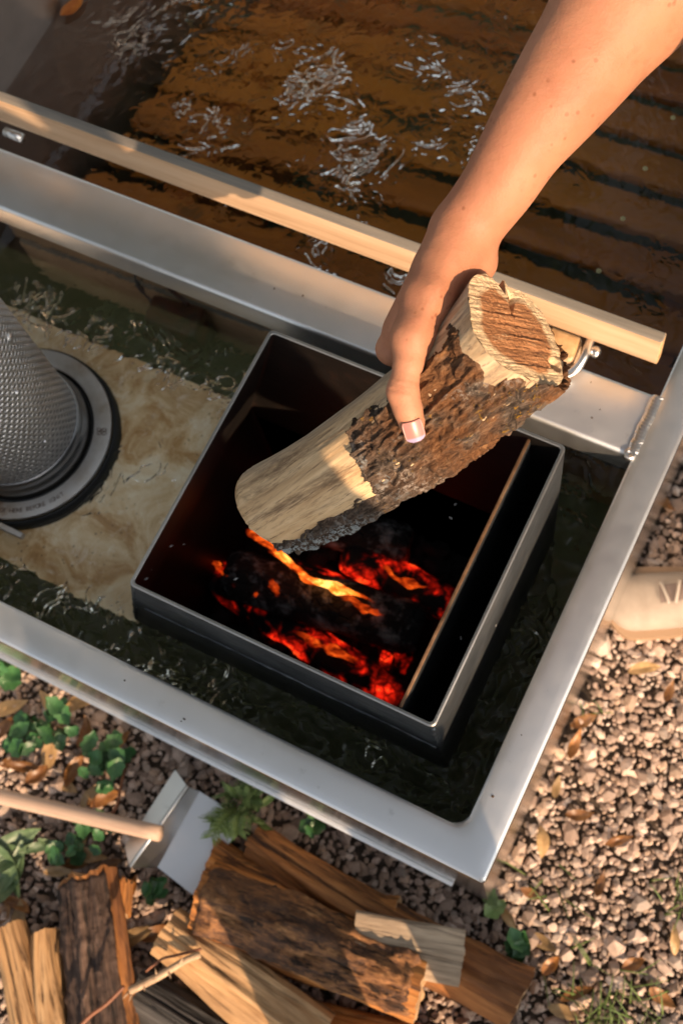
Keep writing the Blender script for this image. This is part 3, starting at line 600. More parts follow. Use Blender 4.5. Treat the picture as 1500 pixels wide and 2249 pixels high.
# ================================================================== fire inside the stove
def rot_to(z, xh):
    z = np.asarray(z, float); z = z / np.linalg.norm(z); x = np.asarray(xh, float); x = x - z * (x @ z); x /= np.linalg.norm(x); return np.stack([x, np.cross(z, x), z], 1)
def place(o, pos, Rm3):
    m = Matrix.Identity(4)
    for i in range(3):
        for j in range(3): m[i][j] = float(Rm3[i, j])
    o.matrix_basis = Matrix.Translation((pos[0], pos[1], pos[2] + GZ)) @ m
def thing_r(name, label, cat, pos, Rm3, group=None):
    o = thing(name, label, cat, pos, group); place(o, pos, Rm3); return o
def mkl(name, V, F, mat, parent, smooth=True, attrs=None, sharp=None):
    o = bpy.data.objects.new(name, mesh(name, V, F, mat, smooth, attrs)); COL.objects.link(o); o.parent = parent
    if sharp: o.data.set_sharp_from_angle(angle=R_(sharp))
    return o
def rough_log(L, r, seed, nth=48, nz=60, amp=.25, ends=True):
    th = np.linspace(0, 2 * np.pi, nth, endpoint=False); z = np.linspace(-L / 2, L / 2, nz); T, Zg = np.meshgrid(th, z); 
    p = st(np.cos(T) * 1.5, np.sin(T) * 1.5, Zg * 22 / max(r / .03, .5) * .6)
    rr = r * (1 + amp * .6 * fbm(p + seed, 4, seed) + amp * .5 * (ridged(p * 2.2 + seed, 3, seed + 5) - .5)) * (1 - .25 * np.clip((np.abs(Zg) / (L / 2) - .9) / .1, 0, 1))
    V = st(rr * np.cos(T), rr * np.sin(T), Zg + .15 * r * fbm(p * 2, 2, seed + 9)).reshape(-1, 3)
    return V, gridf(nz, nth, True) + [tuple(range(nth))[::-1], tuple(range((nz - 1) * nth, nz * nth))]
FB = -.40
def fire_log(name, label, a, b_, r, mat, z0, z1, seed):
    p0 = P(*a, z0); p1 = P(*b_, z1); L = np.linalg.norm(p1 - p0); V, F = rough_log(L, r, seed)
    o = mk(name, V, F, mat, org=(0, 0, 0), attrs={'hot': np.full(len(V), 1.0)}); place(o, (p0 + p1) / 2, rot_to(p1 - p0, [0, 0, 1.])); return o
g = 'logs burning in the firebox'
o = fire_log('charred_log', 'thick black charred log across the middle of the fire', (500, 1255), (925, 1385), .036, 'char', -.375, -.375, 3); tag(o, o.name and 'thick black charred log lying across the middle of the fire', 'log', g)
o = fire_log('burning_log', '', (560, 1330), (905, 1560), .026, 'ember', -.420, -.422, 8); tag(o, 'red glowing log nearest the front wall of the firebox', 'log', g)
o = fire_log('burning_log', '', (760, 1215), (1010, 1345), .027, 'ember', -.405, -.405, 12); tag(o, 'half burnt log glowing red in cracks beside the draft divider', 'log', g)
o = fire_log('burning_log', '', (430, 1235), (560, 1330), .024, 'ember', -.405, -.405, 15); tag(o, 'short glowing log stub beside the slanted left firebox wall', 'log', g)
o = fire_log('charred_log', '', (560, 1120), (900, 1200), .030, 'char', -.40, -.40, 18); tag(o, 'black charred log lying towards the back of the firebox', 'log', g)
o = fire_log('burning_log', '', (600, 1240), (860, 1335), .018, 'ember', -.385, -.39, 22); tag(o, 'thin glowing stick burning under the flames', 'log', g)
# ember bed: a heap of coals nobody could count
rng = np.random.default_rng(7); vs_, fs_, n0, hot_ = [], [], 0, []
ico = bmesh.new(); bmesh.ops.create_icosphere(ico, subdivisions=1, radius=1); ICO_V = np.array([v.co[:] for v in ico.verts]); ICO_F = np.array([[v.index for v in f.verts] for f in ico.faces]); ico.free()
for k in range(520):
    c = np.array([rng.uniform(-.50, -.15), rng.uniform(.12, .41), -.452 + rng.uniform(0, .025)]); s = rng.uniform(.006, .016)
    v = ICO_V * (1 + .35 * vn(ICO_V * 1.7 + k * 3.1)[:, None]) * s * rng.uniform(.6, 1.3, 3) + c; hot_.append(np.full(len(v), max(0., float(fbm(np.array([[c[0] * 16, c[1] * 16, 2.]]), 2, 6)[0]) * 4 - .5) if rng.uniform() < .6 else 0.)); vs_.append(v); fs_.append(ICO_F + n0); n0 += len(v)
tag(mk('ember_bed', np.vstack(vs_), np.vstack(fs_), 'ember', org=(-.32, .26, -.455), smooth=False, attrs={'hot': np.clip(np.concatenate(hot_), 0, 1)}), 'bed of red glowing coals and ash at the bottom of the firebox', 'embers', kind='stuff')
# flames: thin curved tongues lying along the logs
def flame(pts, wd, label, z0, rise, seed, hot=.5):
    n = 26; pts = smooth_path([P(*p, z0 + rise * i / (len(pts) - 1)) for i, p in enumerate(pts)], n); u = np.linspace(0, 1, n); wv = wd * (np.sin(np.pi * np.clip(u * .96 + .02, 0, 1)) ** .8) * (1 + .65 * vn(st(u * 9, u * 0 + seed, u * 0), seed))
    a = np.linspace(0, 2 * np.pi, 14, endpoint=False); _, t, U, W = frames(pts)
    V = (pts[:, None] + wv[:, None, None] * (np.cos(a)[None, :, None] * U[:, None] * 1.0 + np.sin(a)[None, :, None] * W[:, None] * .55))
    V = V + .003 * np.stack([vn(V * 60 + 3, seed), vn(V * 60 + 7, seed), vn(V * 60 + 11, seed)], -1)
    heat = np.repeat((hot * np.clip(np.sin(np.pi * u) * 1.15, 0, 1))[:, None], 14, 1)
    o = mk('flame', V.reshape(-1, 3), gridf(n, 14, True), 'flame', attrs={'glow': heat.ravel()}); return tag(o, label, 'flame', 'flames in the firebox')
flame([(545, 1172), (590, 1195), (640, 1240), (690, 1275), (745, 1293), (800, 1312), (830, 1335)], .0065, 'long bright yellow flame licking across the burning logs below the held log', -.322, .006, 2, 1.0)
flame([(585, 1205), (625, 1228), (668, 1262), (702, 1292)], .0042, 'thin orange flame beside the long yellow flame', -.326, .012, 12, .7)
flame([(735, 1300), (775, 1322), (815, 1345), (850, 1352)], .0040, 'faint red flame at the end of the long yellow flame', -.33, .004, 13, .5)
flame([(540, 1165), (575, 1178), (610, 1190)], .007, 'orange flame right under the lower end of the held log', -.30, .02, 3, .75)
flame([(450, 1228), (480, 1245), (505, 1268), (520, 1290)], .0055, 'small red flame on the stub beside the slanted wall', -.355, .01, 4)
flame([(592, 1270), (600, 1288), (612, 1312)], .004, 'tiny orange flame between stub and charred log', -.335, .01, 5)
flame([(556, 1300), (562, 1310)], .003, 'very small spark of flame beside the charred log', -.35, .01, 6)
flame([(640, 1385), (690, 1410), (745, 1432), (790, 1465)], .0050, 'red flame along the front glowing log', -.372, .006, 7)
flame([(835, 1238), (860, 1262), (905, 1285), (945, 1292)], .0042, 'red flame in the crack of the log beside the divider', -.365, .004, 9)
rng = np.random.default_rng(11)
for (px, py) in ((376, 1200), (404, 1196), (322, 1272), (332, 1252), (990, 1138), (1088, 1372), (1000, 1108), (518, 1272), (850, 1040), (1012, 1402)):
    c = P(px, py, -.05 if py < 1260 else -.03); a = rng.uniform(0, 6.3); s = rng.uniform(.0016, .0032)
    v = np.array([[-s, 0, 0], [-.2 * s, -.35 * s, .0004], [s, 0, 0], [.3 * s, .4 * s, .0006]]); v = np.vstack([v, v + [0, 0, .0003]]); ca, sa = math.cos(a), math.sin(a)
    v = v @ np.array([[ca, -sa, 0], [sa, ca, 0], [0, 0, 1]]).T + c
    tag(mk('ash_flake', v, [(3, 2, 1, 0), (4, 5, 6, 7), (0, 1, 5, 4), (1, 2, 6, 5), (2, 3, 7, 6), (3, 0, 4, 7)], 'ash_flake', smooth=False), 'tiny pale ash flake drifting in the dark firebox hatch', 'ash flake', 'ash flakes in the hatch')

# ================================================================== the log held in the hand
LA, LB = D(602, 1113, 1.02), D(1133, 728, .87)
la = (LB - LA); LL = np.linalg.norm(la); la /= LL
e1 = (CC - (LA + LB) / 2); e1 = e1 - la * (e1 @ la); e1 /= np.linalg.norm(e1); RL = np.stack([e1, np.cross(la, e1), la], 1)   # local x faces up to the camera, y the low side
hlog = thing_r('firewood_log', 'round log with rough lichened bark and sawn end, held in a hand over the fire', 'log', LA, RL, None)
oc = [(1029, 627), (1050, 602), (1069, 601), (1104, 611), (1108, 618), (1109, 632), (1111, 648), (1121, 643), (1139, 638), (1163, 656), (1184, 679), (1201, 705), (1213, 732), (1224, 758), (1234, 788), (1237, 823), (1229, 843), (1204, 850), (1184, 845), (1147, 823), (1104, 804), (1074, 779), (1052, 750), (1036, 719), (1033, 684), (1029, 653)]
def to_local(px, py):
    d = np.array([(px - 750) / FPX, (py - 1124.5) / FPX, 1.0]) @ RM; t = ((LB - CC) @ la) / (d @ la); return (CC + d * t - LB) @ RL
ol = np.array([to_local(*q) for q in oc]); oth = np.unwrap(np.arctan2(ol[:, 1], ol[:, 0])); orr = np.hypot(ol[:, 0], ol[:, 1])
NT = 420; TH = np.linspace(-np.pi, np.pi, NT, endpoint=False)
o_ = np.argsort(np.mod(oth + np.pi, 2 * np.pi)); tt = (np.mod(oth + np.pi, 2 * np.pi) - np.pi)[o_]; rr_ = orr[o_]
rtop = np.interp(TH, np.concatenate([[tt[-1] - 2 * np.pi], tt, [tt[0] + 2 * np.pi]]), np.concatenate([[rr_[-1]], rr_, [rr_[0]]]))
NS = 300; S = np.linspace(0, 1, NS)
def bend(s): return 4 * s * (1 - s) * .0105
def logr(T, s, ti):
    base = .041 + .0055 * s; base = base * (1 + .05 * np.cos(2 * T + .5) + .03 * np.cos(3 * T + 1))
    m = np.clip((s - .80) / .2, 0, 1) ** 1.6; return base * (1 - m) + rtop[ti] * m
TI, SI = np.meshgrid(np.arange(NT), np.arange(NS)); T = TH[TI]; Sg = S[SI]
nz_ = st(np.cos(T) * 1.6, np.sin(T) * 1.6, Sg * 2.2)
r0 = logr(T, Sg, TI)
deg = np.degrees(T); edge_n = fbm(st(np.cos(T) * 3.0, np.sin(T) * 3.0, Sg * 14), 5, 44, .62)
tb = 38 - 80 * (1 / (1 + np.exp(-(Sg - .455 + .075 * edge_n) / .014))) + 26 * edge_n + np.where(Sg > .75, 4, 0)
bark = np.clip((deg - tb) / 7, 0, 1) * np.clip((178 - deg) / 10, 0, 1)
bark *= np.clip((.985 - Sg + .03 * edge_n - .035 * (deg < 25)) / .02, 0, 1)
grain = fbm(st(np.cos(T) * 16, np.sin(T) * 16, Sg * 3), 4, 60)
rw = r0 + .0006 * grain + .0008 * fbm(nz_ * 2, 3, 61) - .0012 * np.clip((.02 - Sg) / .02, 0, 1) * (1 + fbm(st(np.cos(T) * 9, np.sin(T) * 9, Sg * 40), 3, 5))
def cyl(r, s): return st(r * np.cos(T), r * np.sin(T) + bend(s), s * LL)
Vw = cyl(rw, Sg); Vw[..., 2] += np.where(Sg < .004, .0018 * fbm(st(np.cos(T) * 14, np.sin(T) * 14, Sg), 3, 71), 0)
grey = np.clip((-deg - 48) / 22, 0, 1) * .9 + .45 * np.clip((Sg - .5) / .2, 0, 1)  # greyer on the side turned from the sun: shade put into the colour
mkl('bare_wood', Vw.reshape(-1, 3), gridf(NS, NT, True), 'bare_wood', hlog, attrs={'grey': np.clip(grey, 0, 1).ravel()})
# bark shell
q = st(T * .046 * 95, Sg * LL * 26 + 1.2 * fbm(st(T * 3, Sg * 10, Sg), 2, 3), T * 0); q[..., 0] += .5 * Sg
rid = ridged(q, 4, 80); rid2 = fbm(st(T * .046 * 330, Sg * LL * 150, T * 0), 3, 85); plates = np.clip(rid * 1.7 - .55, 0, 1)
rb = r0 + bark * (.0012 + .0066 * plates + .0022 * rid2) - .0016 * (1 - bark)
Vb = cyl(rb, Sg); Vb[..., 2] += bark * .0012 * rid2
Vb[..., 2] += bark * np.where((deg > 55) & (Sg > .86), .017 * (Sg - .86) / .14, 0)
Fq = np.array(gridf(NS, NT, True)); bf_ = bark.ravel(); Fq = Fq[(bf_[Fq] > .02).any(1)]; us = np.unique(Fq); rm_ = np.full(NT * NS, -1); rm_[us] = np.arange(len(us))
warm = np.clip((Sg - .45) / .25, 0, 1) * .9 + .1; lich = np.clip((.34 - Sg) / .12, 0, 1) * np.clip((deg - 40) / 15, 0, 1) + .55 * np.clip(fbm(st(T * 3, Sg * 8, T * 0 + 4), 3, 90) * 3 - .4, 0, 1) * (Sg < .5)  # bark warms towards its sunlit upper part: sunlight put into the colour
mkl('bark', Vb.reshape(-1, 3)[us], rm_[Fq], 'log_bark', hlog, attrs={'warm': warm.ravel()[us], 'lichen': np.clip(lich, 0, 1).ravel()[us]})
# sawn end with crack and rotten hole, and the far end
def disc(rout, z, sgn, full):
    NR = 70; rr = np.linspace(0.0, 1, NR); ti = np.arange(0, NT, 2); Rg, Tg = np.meshgrid(rr, TH[ti], indexing='ij'); ro = rout[ti][None]
    x = Rg * ro * np.cos(Tg); y = Rg * ro * np.sin(Tg); dz = x * 0; sv = to_local(1200, 744) - to_local(1060, 720); sv /= np.linalg.norm(sv); xr = x * sv[0] + y * sv[1]; yr = -x * sv[1] + y * sv[0]
    if full:
        dz = .0011 * fbm(st(xr * 12, yr * 330, x * 0), 3, 7) + .0006 * fbm(st(x * 300, y * 300, x * 0), 2, 8)
        h = to_local(1217, 800); dz -= .016 * np.clip(1 - (((x - h[0]) / .0075) ** 2 + ((y - h[1]) / .0065) ** 2), 0, 1) ** .5
        a, b2 = to_local(1122, 650), to_local(1126, 706); ab = b2 - a; t = np.clip(((x - a[0]) * ab[0] + (y - a[1]) * ab[1]) / (ab @ ab), 0, 1); dist = np.hypot(x - a[0] - t * ab[0] + .0012 * np.sin(t * 9), y - a[1] - t * ab[1])
        dz -= .010 * np.clip(1 - dist / (.0032 * (1.15 - t)), 0, 1)
    V = st(x, y, z + sgn * dz); F = gridf(NR, len(ti), True)
    if sgn < 0: F = [f[::-1] for f in F]
    return V.reshape(-1, 3), F, {'rad': Rg.ravel(), 'along': xr.ravel(), 'across': yr.ravel()}
V, F, ra = disc(rtop * 1.0, LL + .0003, 1, True); mkl('sawn_end', V, F, 'cut_face', hlog, attrs=ra)
V, F, ra = disc(logr(TH, TH * 0, np.arange(NT)) - .0006, .0004, -1, False); mkl('sawn_end', V, F, 'cut_face', hlog, attrs=ra)
def lw(s, ang, r):   # point round the held log: s along it, ang in degrees (0 = camera side, -90 = upper left side), r from its axis
    a = R_(ang); return LA + RL @ np.array([r * math.cos(a), r * math.sin(a) + bend(s), s * LL])

# ================================================================== people
person = thing('person', 'person in beige shoes leaning over the tub, bare arm holding the log over the fire', 'person', (.30, .62, GR))
S1 = SDF((-.30, .18, .33), (.16, .80, .78), .0021)
W0 = D(1016, 512, .896); W1 = D(1049, 468, .890)
arm = [(W0, .0250), (W1, .0252), (D(1098, 401, .878), .0268), (D(1149, 315, .868), .0296), (D(1206, 234, .860), .0345), (D(1266, 150, .856), .0392), (D(1330, 60, .853), .0432), (D(1385, -20, .850), .0450)]
ap = smooth_path(np.array([[*a, r] for a, r in arm]), 30)
for q0, q1 in zip(ap, ap[1:]): S1.cone(q0[:3], q1[:3], q0[3] * .985, q1[3] * .985, .002)
ELB = arm[-1][0] + .4 * (arm[-1][0] - arm[-2][0]); SHO = ELB + np.array([.185, .135, .150])
S1.cone(arm[-1][0], ELB, .0443, .0440, .004); S1.cone(ELB, SHO, .0440, .052, .03)
# palm and fingers round the log
mcp = [lw(.640, -103, .0555), lw(.715, -97, .0590), lw(.785, -95, .0610), lw(.850, -95, .0600)]
ms = [.640, .715, .785, .850]; cr = [.0115, .0118, .0112, .0100]
for i, m in enumerate(mcp):
    st_ = W0 + (np.array([0, 0, -.0]) + (RL[:, 0] * (.010 - .009 * i)))
    S1.cone(st_, m, .0172 - .001 * i, cr[i] + .0010, .008)
for i in range(3): S1.cone((W0 + mcp[i]) / 2, (W0 + mcp[i + 1]) / 2, .0140, .0140, .008)
S1.cone(W0, D(1040, 575, .908), .021, .0155, .010); S1.cone(D(1040, 575, .908), lw(.87, -88, .0600), .0155, .0125, .010)   # heel of the hand
for i, m in enumerate(mcp):
    r = .0475 + .0085; s = ms[i]; k = .004
    ps = [m, lw(s - .05, -142, r + .004), lw(s - .075, -172, r), lw(s - .085, -208, r - .001), lw(s - .09, -232, r - .002)]
    rad = [cr[i], cr[i] * .93, cr[i] * .86, cr[i] * .80, cr[i] * .68]
    if i == 3: ps = [m, lw(s - .03, -132, r + .002), lw(s - .045, -158, r), lw(s - .055, -186, r), lw(s - .06, -204, r)]
    for a in range(4): S1.cone(ps[a], ps[a + 1], rad[a], rad[a + 1], k)
# thumb
TP = [(D(985, 560, .886), .0205), (D(938, 655, .876), .0178), (D(906, 742, .868), .0146), (D(897, 800, .8645), .0106), (D(886, 846, .8635), .0095), (D(884, 866, .8640), .0098), (D(895, 897, .8660), .0101), (D(905, 930, .8700), .0087), (D(908, 941, .8720), .0074)]
for i in range(len(TP) - 1): S1.cone(TP[i][0], TP[i + 1][0], TP[i][1], TP[i + 1][1], .008 if i < 3 else .004)
S1.cone(D(876, 857, .8632), D(893, 860, .8626), .0083, .0083, .005)       # thumb knuckle
S1.cone(D(960, 600, .888), mcp[1], .017, .012, .010)
S1.cone(D(990, 550, .8745), D(950, 640, .8615), .0036, .0034, .010); S1.cone(D(950, 640, .8615), D(912, 735, .8565), .0034, .0030, .010)   # thumb tendon
V, F = S1.mesh()
# soften the grid, then crease the skin at the thumb knuckle and thumb root
def lap(V, F, it=2, lam=.5):
    F = np.asarray(F); E_ = np.vstack([F[:, [0, 1]], F[:, [1, 2]], F[:, [2, 3]], F[:, [3, 0]]]); E_ = np.vstack([E_, E_[:, ::-1]])
    cnt = np.bincount(E_[:, 0], minlength=len(V))[:, None]
    for _ in range(it):
        acc = np.stack([np.bincount(E_[:, 0], V[E_[:, 1], k], len(V)) for k in range(3)], 1); V = V + lam * (acc / cnt - V)
    return V
V = lap(V, F, 4, .5)
tdir = TP[5][0] - TP[3][0]; tdir /= np.linalg.norm(tdir); tc_ = TP[4][0]
near = np.exp(-(np.linalg.norm(V - TP[5][0], axis=1) / .017) ** 2); a_ = (V - tc_) @ tdir
V += .0004 * fbm(V * 70, 3, 12)[:, None] * (CC - V) / np.linalg.norm(CC - V, axis=1)[:, None]
V += (np.outer(near * -.0016 * (np.exp(-((a_ - .0015) / .0011) ** 2) + np.exp(-((a_ - .0055) / .0010) ** 2) + .7 * np.exp(-((a_ + .0028) / .0010) ** 2)), CC - tc_) / np.linalg.norm(CC - tc_))
armV, armF = V, F
# the rest of the standing figure (outside the picture): torso, legs, head
def figure(foot, face, lean, sho_r, H=1.68, h=.014):
    face = np.asarray(face, float); face /= np.linalg.norm(face); rt = np.array([face[1], -face[0], 0]); up = np.array([0, 0, 1.]); f3 = np.array([face[0], face[1], 0]); b0 = np.array([foot[0], foot[1], GR])
    hip = b0 + up * .53 * H - f3 * lean * .10; ch = hip + up * .25 * H + f3 * lean * .16; nk = ch + up * .075 * H + f3 * lean * .05; hd = nk + up * .085 * H + f3 * (.02 + lean * .05)
    return b0, rt, f3, up, hip, ch, nk, hd
FACE = (-.888, -.444)
b0, rt3, f3, up, hip, ch, nk, hd = figure((.30, .60), FACE, .9, SHO)
# the right shoulder is where the arm ends
ch = SHO - rt3 * .17 - up * .03; nk = ch + up * .11 + f3 * .03; hd = nk + up * .13 + f3 * .05; hip = np.array([.36, .64, .32])
S2 = SDF((-.25, .15, .60), (.50, .95, 1.20), .009)
S2.cone(nk - up * .06, nk + up * .05, .052, .050, .02); S2.cone(hd + f3 * -.01 + up * .02, hd + f3 * .02 - up * .03, .083, .070, .04); S2.cone(hd + f3 * .075 - up * .01, hd + f3 * .085 - up * .03, .012, .014, .02)
S2.cone(hd + f3 * .05 - up * .07, hd + f3 * .055 - up * .075, .04, .035, .03)
for s_ in (-1, 1): S2.cone(hd + rt3 * s_ * .082 - up * .02, hd + rt3 * s_ * .082 + up * .02, .016, .018, .012)
V2, F2 = S2.mesh(); n1 = len(armV)
body = mk('body', np.vstack([armV, V2]), [tuple(f) for f in np.vstack([armF, F2 + n1]).tolist()], 'skin', person)
S3 = SDF((-.2, .2, .2), (.75, 1.05, 1.05), .012)
S3.cone(hip + up * .02, ch, .135, .15, .05, (f3, .68)); S3.cone(ch - rt3 * .15, ch + rt3 * .15, .075, .075, .05); S3.cone(SHO, SHO + (ELB - SHO) * .45, .068, .064, .03); S3.cone(ch - rt3 * .16, ch - rt3 * .20 - up * .22 + f3 * .05, .062, .055, .03); S3.cone(ch + up * .02, nk - up * .035, .10, .066, .04)
mk('shirt', *S3.mesh(), 'shirt', person)
S4 = SDF((-.1, .3, -.56), (.75, 1.0, .45), .012); fr = np.array([.168, .572, GR]); fl = np.array([.50, .80, GR])
S4.cone(hip - rt3 * .06, hip + rt3 * .06, .13, .13, .06)
for ft, sgn in ((fr, 1), (fl, -1)):
    h_ = hip + rt3 * .085 * sgn - up * .04; kn = (h_ + ft + up * .12) / 2 + f3 * .05 + up * .01; an = ft + up * .12
    S4.cone(h_, kn, .088, .062, .04); S4.cone(kn, an, .062, .046, .03)
mk('trousers', *S4.mesh(), 'denim', person)
S5 = SDF((-.2, .2, .7), (.5, .95, 1.25), .010); S5.cone(hd - f3 * .03 + up * .045, hd + f3 * .005 + up * .05, .088, .085, .03); S5.cone(hd - f3 * .05, hd - f3 * .075 - up * .10, .075, .055, .03)
mk('hair', *S5.mesh(), 'hair', person)
# thumb nail
n0_, n1_ = TP[6][0], TP[8][0]; nd = (n1_ - n0_) / np.linalg.norm(n1_ - n0_); nn = CC - n1_; nn /= np.linalg.norm(nn); nn = nn + .10 * RL[:, 1] ; nn = nn - nd * (nn @ nd); nn /= np.linalg.norm(nn); nb = np.cross(nd, nn)
base = D(906, 938, .8690) ; u = np.linspace(-1, 1, 15); v = np.linspace(0, 1, 17); U, Vv = np.meshgrid(u, v)
hw = .0073 * np.where(Vv > .72, np.sqrt(np.clip(1 - ((Vv - .72) / .30) ** 2, 0, 1)), 1) * np.where(Vv < .15, .88 + .8 * Vv, 1)
NV = base + (U * hw)[..., None] * nb + ((Vv - .46) * .0158)[..., None] * nd + (.0093 - .0022 * U ** 2 * (hw / .0073) ** 2 - .0022 * (Vv - .35) ** 2)[..., None] * nn
NV2 = NV - .0009 * nn; NVa = np.vstack([NV.reshape(-1, 3), NV2.reshape(-1, 3)]); nF = gridf(17, 15); N0 = 17 * 15
bd = [j for j in range(15)] + [i * 15 + 14 for i in range(1, 17)] + [16 * 15 + j for j in range(13, -1, -1)] + [i * 15 for i in range(15, 0, -1)]
nF2 = nF + [(bd[k], bd[(k + 1) % len(bd)], bd[(k + 1) % len(bd)] + N0, bd[k] + N0) for k in range(len(bd))]
mk('thumb_nail', NVa, nF2, 'nail', person, attrs={'tip': np.tile(Vv.ravel(), 2)})
# shoes
def shoe(ft, fdir, side):
    fdir = np.asarray(fdir, float); fdir = fdir / np.linalg.norm(fdir); Rs = np.array([[fdir[0], -fdir[1], 0], [fdir[1], fdir[0], 0], [0, 0, 1.]])
    org = np.array([ft[0], ft[1], GR])
    n = 40; u = np.linspace(0, 1, n); x = -.085 + .262 * u          # heel to toe
    wv = .046 * np.clip(1 - ((u - .62) / .62) ** 4, .1, 1) * (.80 + .24 * u); wv[u > .86] *= np.sqrt(np.clip(1 - ((u[u > .86] - .86) / .143) ** 2, .0, 1)); wv[u < .08] *= np.sqrt(np.clip(1 - ((.08 - u[u < .08]) / .085) ** 2, 0, 1))
    top = np.where(u < .45, .092, .092 - .046 * np.clip((u - .45) / .4, 0, 1)); top = np.where(u > .82, .046 - .020 * ((u - .82) / .18) ** 2, top)
    a = np.linspace(0, 2 * np.pi, 28, endpoint=False); A, X = np.meshgrid(a, x); ca, sa = np.cos(A), np.sin(A)
    wY = wv[:, None] * np.sign(ca) * np.abs(ca) ** .75; zc = .020; tz = np.where(sa > 0, (top[:, None] - zc) * np.abs(sa) ** .8, -.004 * np.abs(sa))
    shr = np.where(sa > 0, 1 - .42 * np.abs(sa) ** 1.5 * np.clip(1.1 - u[:, None], 0, 1), 1)
    V = st(X, wY * shr * .96, zc + tz).reshape(-1, 3); F = gridf(n, 28, True)
    sh = mk('shoe', org + V @ Rs.T, F, 'shoe_leather', person, org=org)
    ws = wv * 1.16 + .002; V = np.vstack([st(x, ws * math.cos(q) * (1 + .0 * q), np.full(n, 0.) + zz) for q, zz in ((0, .001), (0, .022), (math.pi, .022), (math.pi, .001))])
    F = [(i * n + j, i * n + j + 1, ((i + 1) % 4) * n + j + 1, ((i + 1) % 4) * n + j) for i in range(4) for j in range(n - 1)] + [(0, n, 2 * n, 3 * n), (n - 1, 4 * n - 1, 3 * n - 1, 2 * n - 1)]
    mk('sole', org + V @ Rs.T, F, 'shoe_sole', sh, org=org, sharp=60)
    # toe cap seam, tongue, laces, eyelet straps
    def surf(uu, yy): # a point on the upper at u along and y across (-1..1)
        i = uu * (n - 1); tp = np.interp(uu, u, top); ww = np.interp(uu, u, wv); return np.array([-.085 + .262 * uu, yy * ww * .80, zc + (tp - zc) * max(1 - abs(yy) ** 2.6, 0) ** .5 + .0012])
    tg = np.array([[org + Rs @ (surf(uu, q) + [0, 0, .0028]) for q in np.linspace(-.36, .36, 7)] for uu in np.linspace(.44, .72, 10)]).reshape(-1, 3)
    tg = np.vstack([tg, tg - [0, 0, .003]]); mk('tongue', tg, gridf(10, 7) + gridf(10, 7, off=70), 'shoe_inside', sh, org=org)
    for k in range(4):
        uu = .50 + .065 * k; mk('lace', *tube(smooth_path([org + Rs @ (surf(uu + .016 * (-1) ** k * q, q * .46) + [0, 0, .0055]) for q in np.linspace(-1, 1, 6)], 16), .0024, 8), 'shoe_lace', sh, org=org)
    return sh
shoe(fr + np.array([-.032, -.026, 0]), (-.888, -.46), 1); shoe(fl, (-.80, -.60), -1)

# the photographer, standing behind the camera; casts the shade over the stove side of the tub
def photographer(pos, face):
    ph = thing('person', 'person in dark shirt and jeans standing by the corner of the tub taking the picture', 'person', (pos[0], pos[1], GR))
    f = np.array([*face, 0.0]); f /= np.linalg.norm(f); r = np.array([f[1], -f[0], 0]); u = np.array([0, 0, 1.]); b0 = np.array([pos[0], pos[1], GR])
    hip = b0 + u * .92; ch_ = b0 + u * 1.34 - f * .02; nk_ = ch_ + u * .14; hd_ = nk_ + u * .14 + f * .02
    lo, hi = b0 - [.6, .6, 0], b0 + [.6, .6, 1.85]
    A = SDF(lo, hi, .014); A.cone(nk_ - u * .05, nk_ + u * .05, .055, .05, .02); A.cone(hd_ + u * .02, hd_ - u * .04, .085, .07, .04)
    for s_ in (-1, 1):
        el = ch_ + r * s_ * .25 - u * .24 + f * .06; ha = hd_ + f * .10 + r * s_ * .07 - u * .03
        A.cone(ch_ + r * s_ * .18, el, .05, .04, .02); A.cone(el, ha, .04, .026, .02); A.cone(ha, ha + f * .04 + u * .02, .032, .026, .01)
    mk('body', *A.mesh(), 'skin', ph)
    B = SDF(lo, hi, .014); B.cone(hip, ch_, .15, .16, .05, (f, .7)); B.cone(ch_ - r * .17, ch_ + r * .17, .075, .075, .05)
    for s_ in (-1, 1): B.cone(ch_ + r * s_ * .18, ch_ + r * s_ * .225 - u * .15 + f * .035, .068, .06, .02)
    mk('shirt', *B.mesh(), 'shirt', ph)
    C_ = SDF(lo, hi, .014); C_.cone(hip - r * .07, hip + r * .07, .135, .135, .06)
    for s_ in (-1, 1):
        C_.cone(hip + r * s_ * .09 - u * .05, b0 + r * s_ * .12 + u * .48 + f * .02, .092, .07, .04); C_.cone(b0 + r * s_ * .12 + u * .48 + f * .02, b0 + r * s_ * .13 + u * .10, .07, .058, .03)
    mk('trousers', *C_.mesh(), 'denim', ph)
    H_ = SDF(lo, hi + [0, 0, .1], .014); H_.cone(hd_ - f * .02 + u * .05, hd_ + u * .05, .09, .088, .03); H_.cone(hd_ - f * .05, hd_ - f * .06 - u * .08, .07, .05, .03); mk('hair', *H_.mesh(), 'hair', ph)
    for s_ in (-1, 1):
        K = SDF(lo - [0, 0, .05], b0 + [.6, .6, .3], .008); c = b0 + r * s_ * .13; K.cone(c - f * .06 + u * .045, c + f * .13 + u * .04, .046, .042, .03, (u, .9)); K.cone(c + u * .07, c + u * .12, .05, .05, .03)
        Vk, Fk = K.mesh(); Vk[:, 2] = np.maximum(Vk[:, 2], GR + .001); mk('shoe', Vk, Fk, 'shoe_inside', ph)
    return ph
photographer((.255, -.378), (-.45, .9))

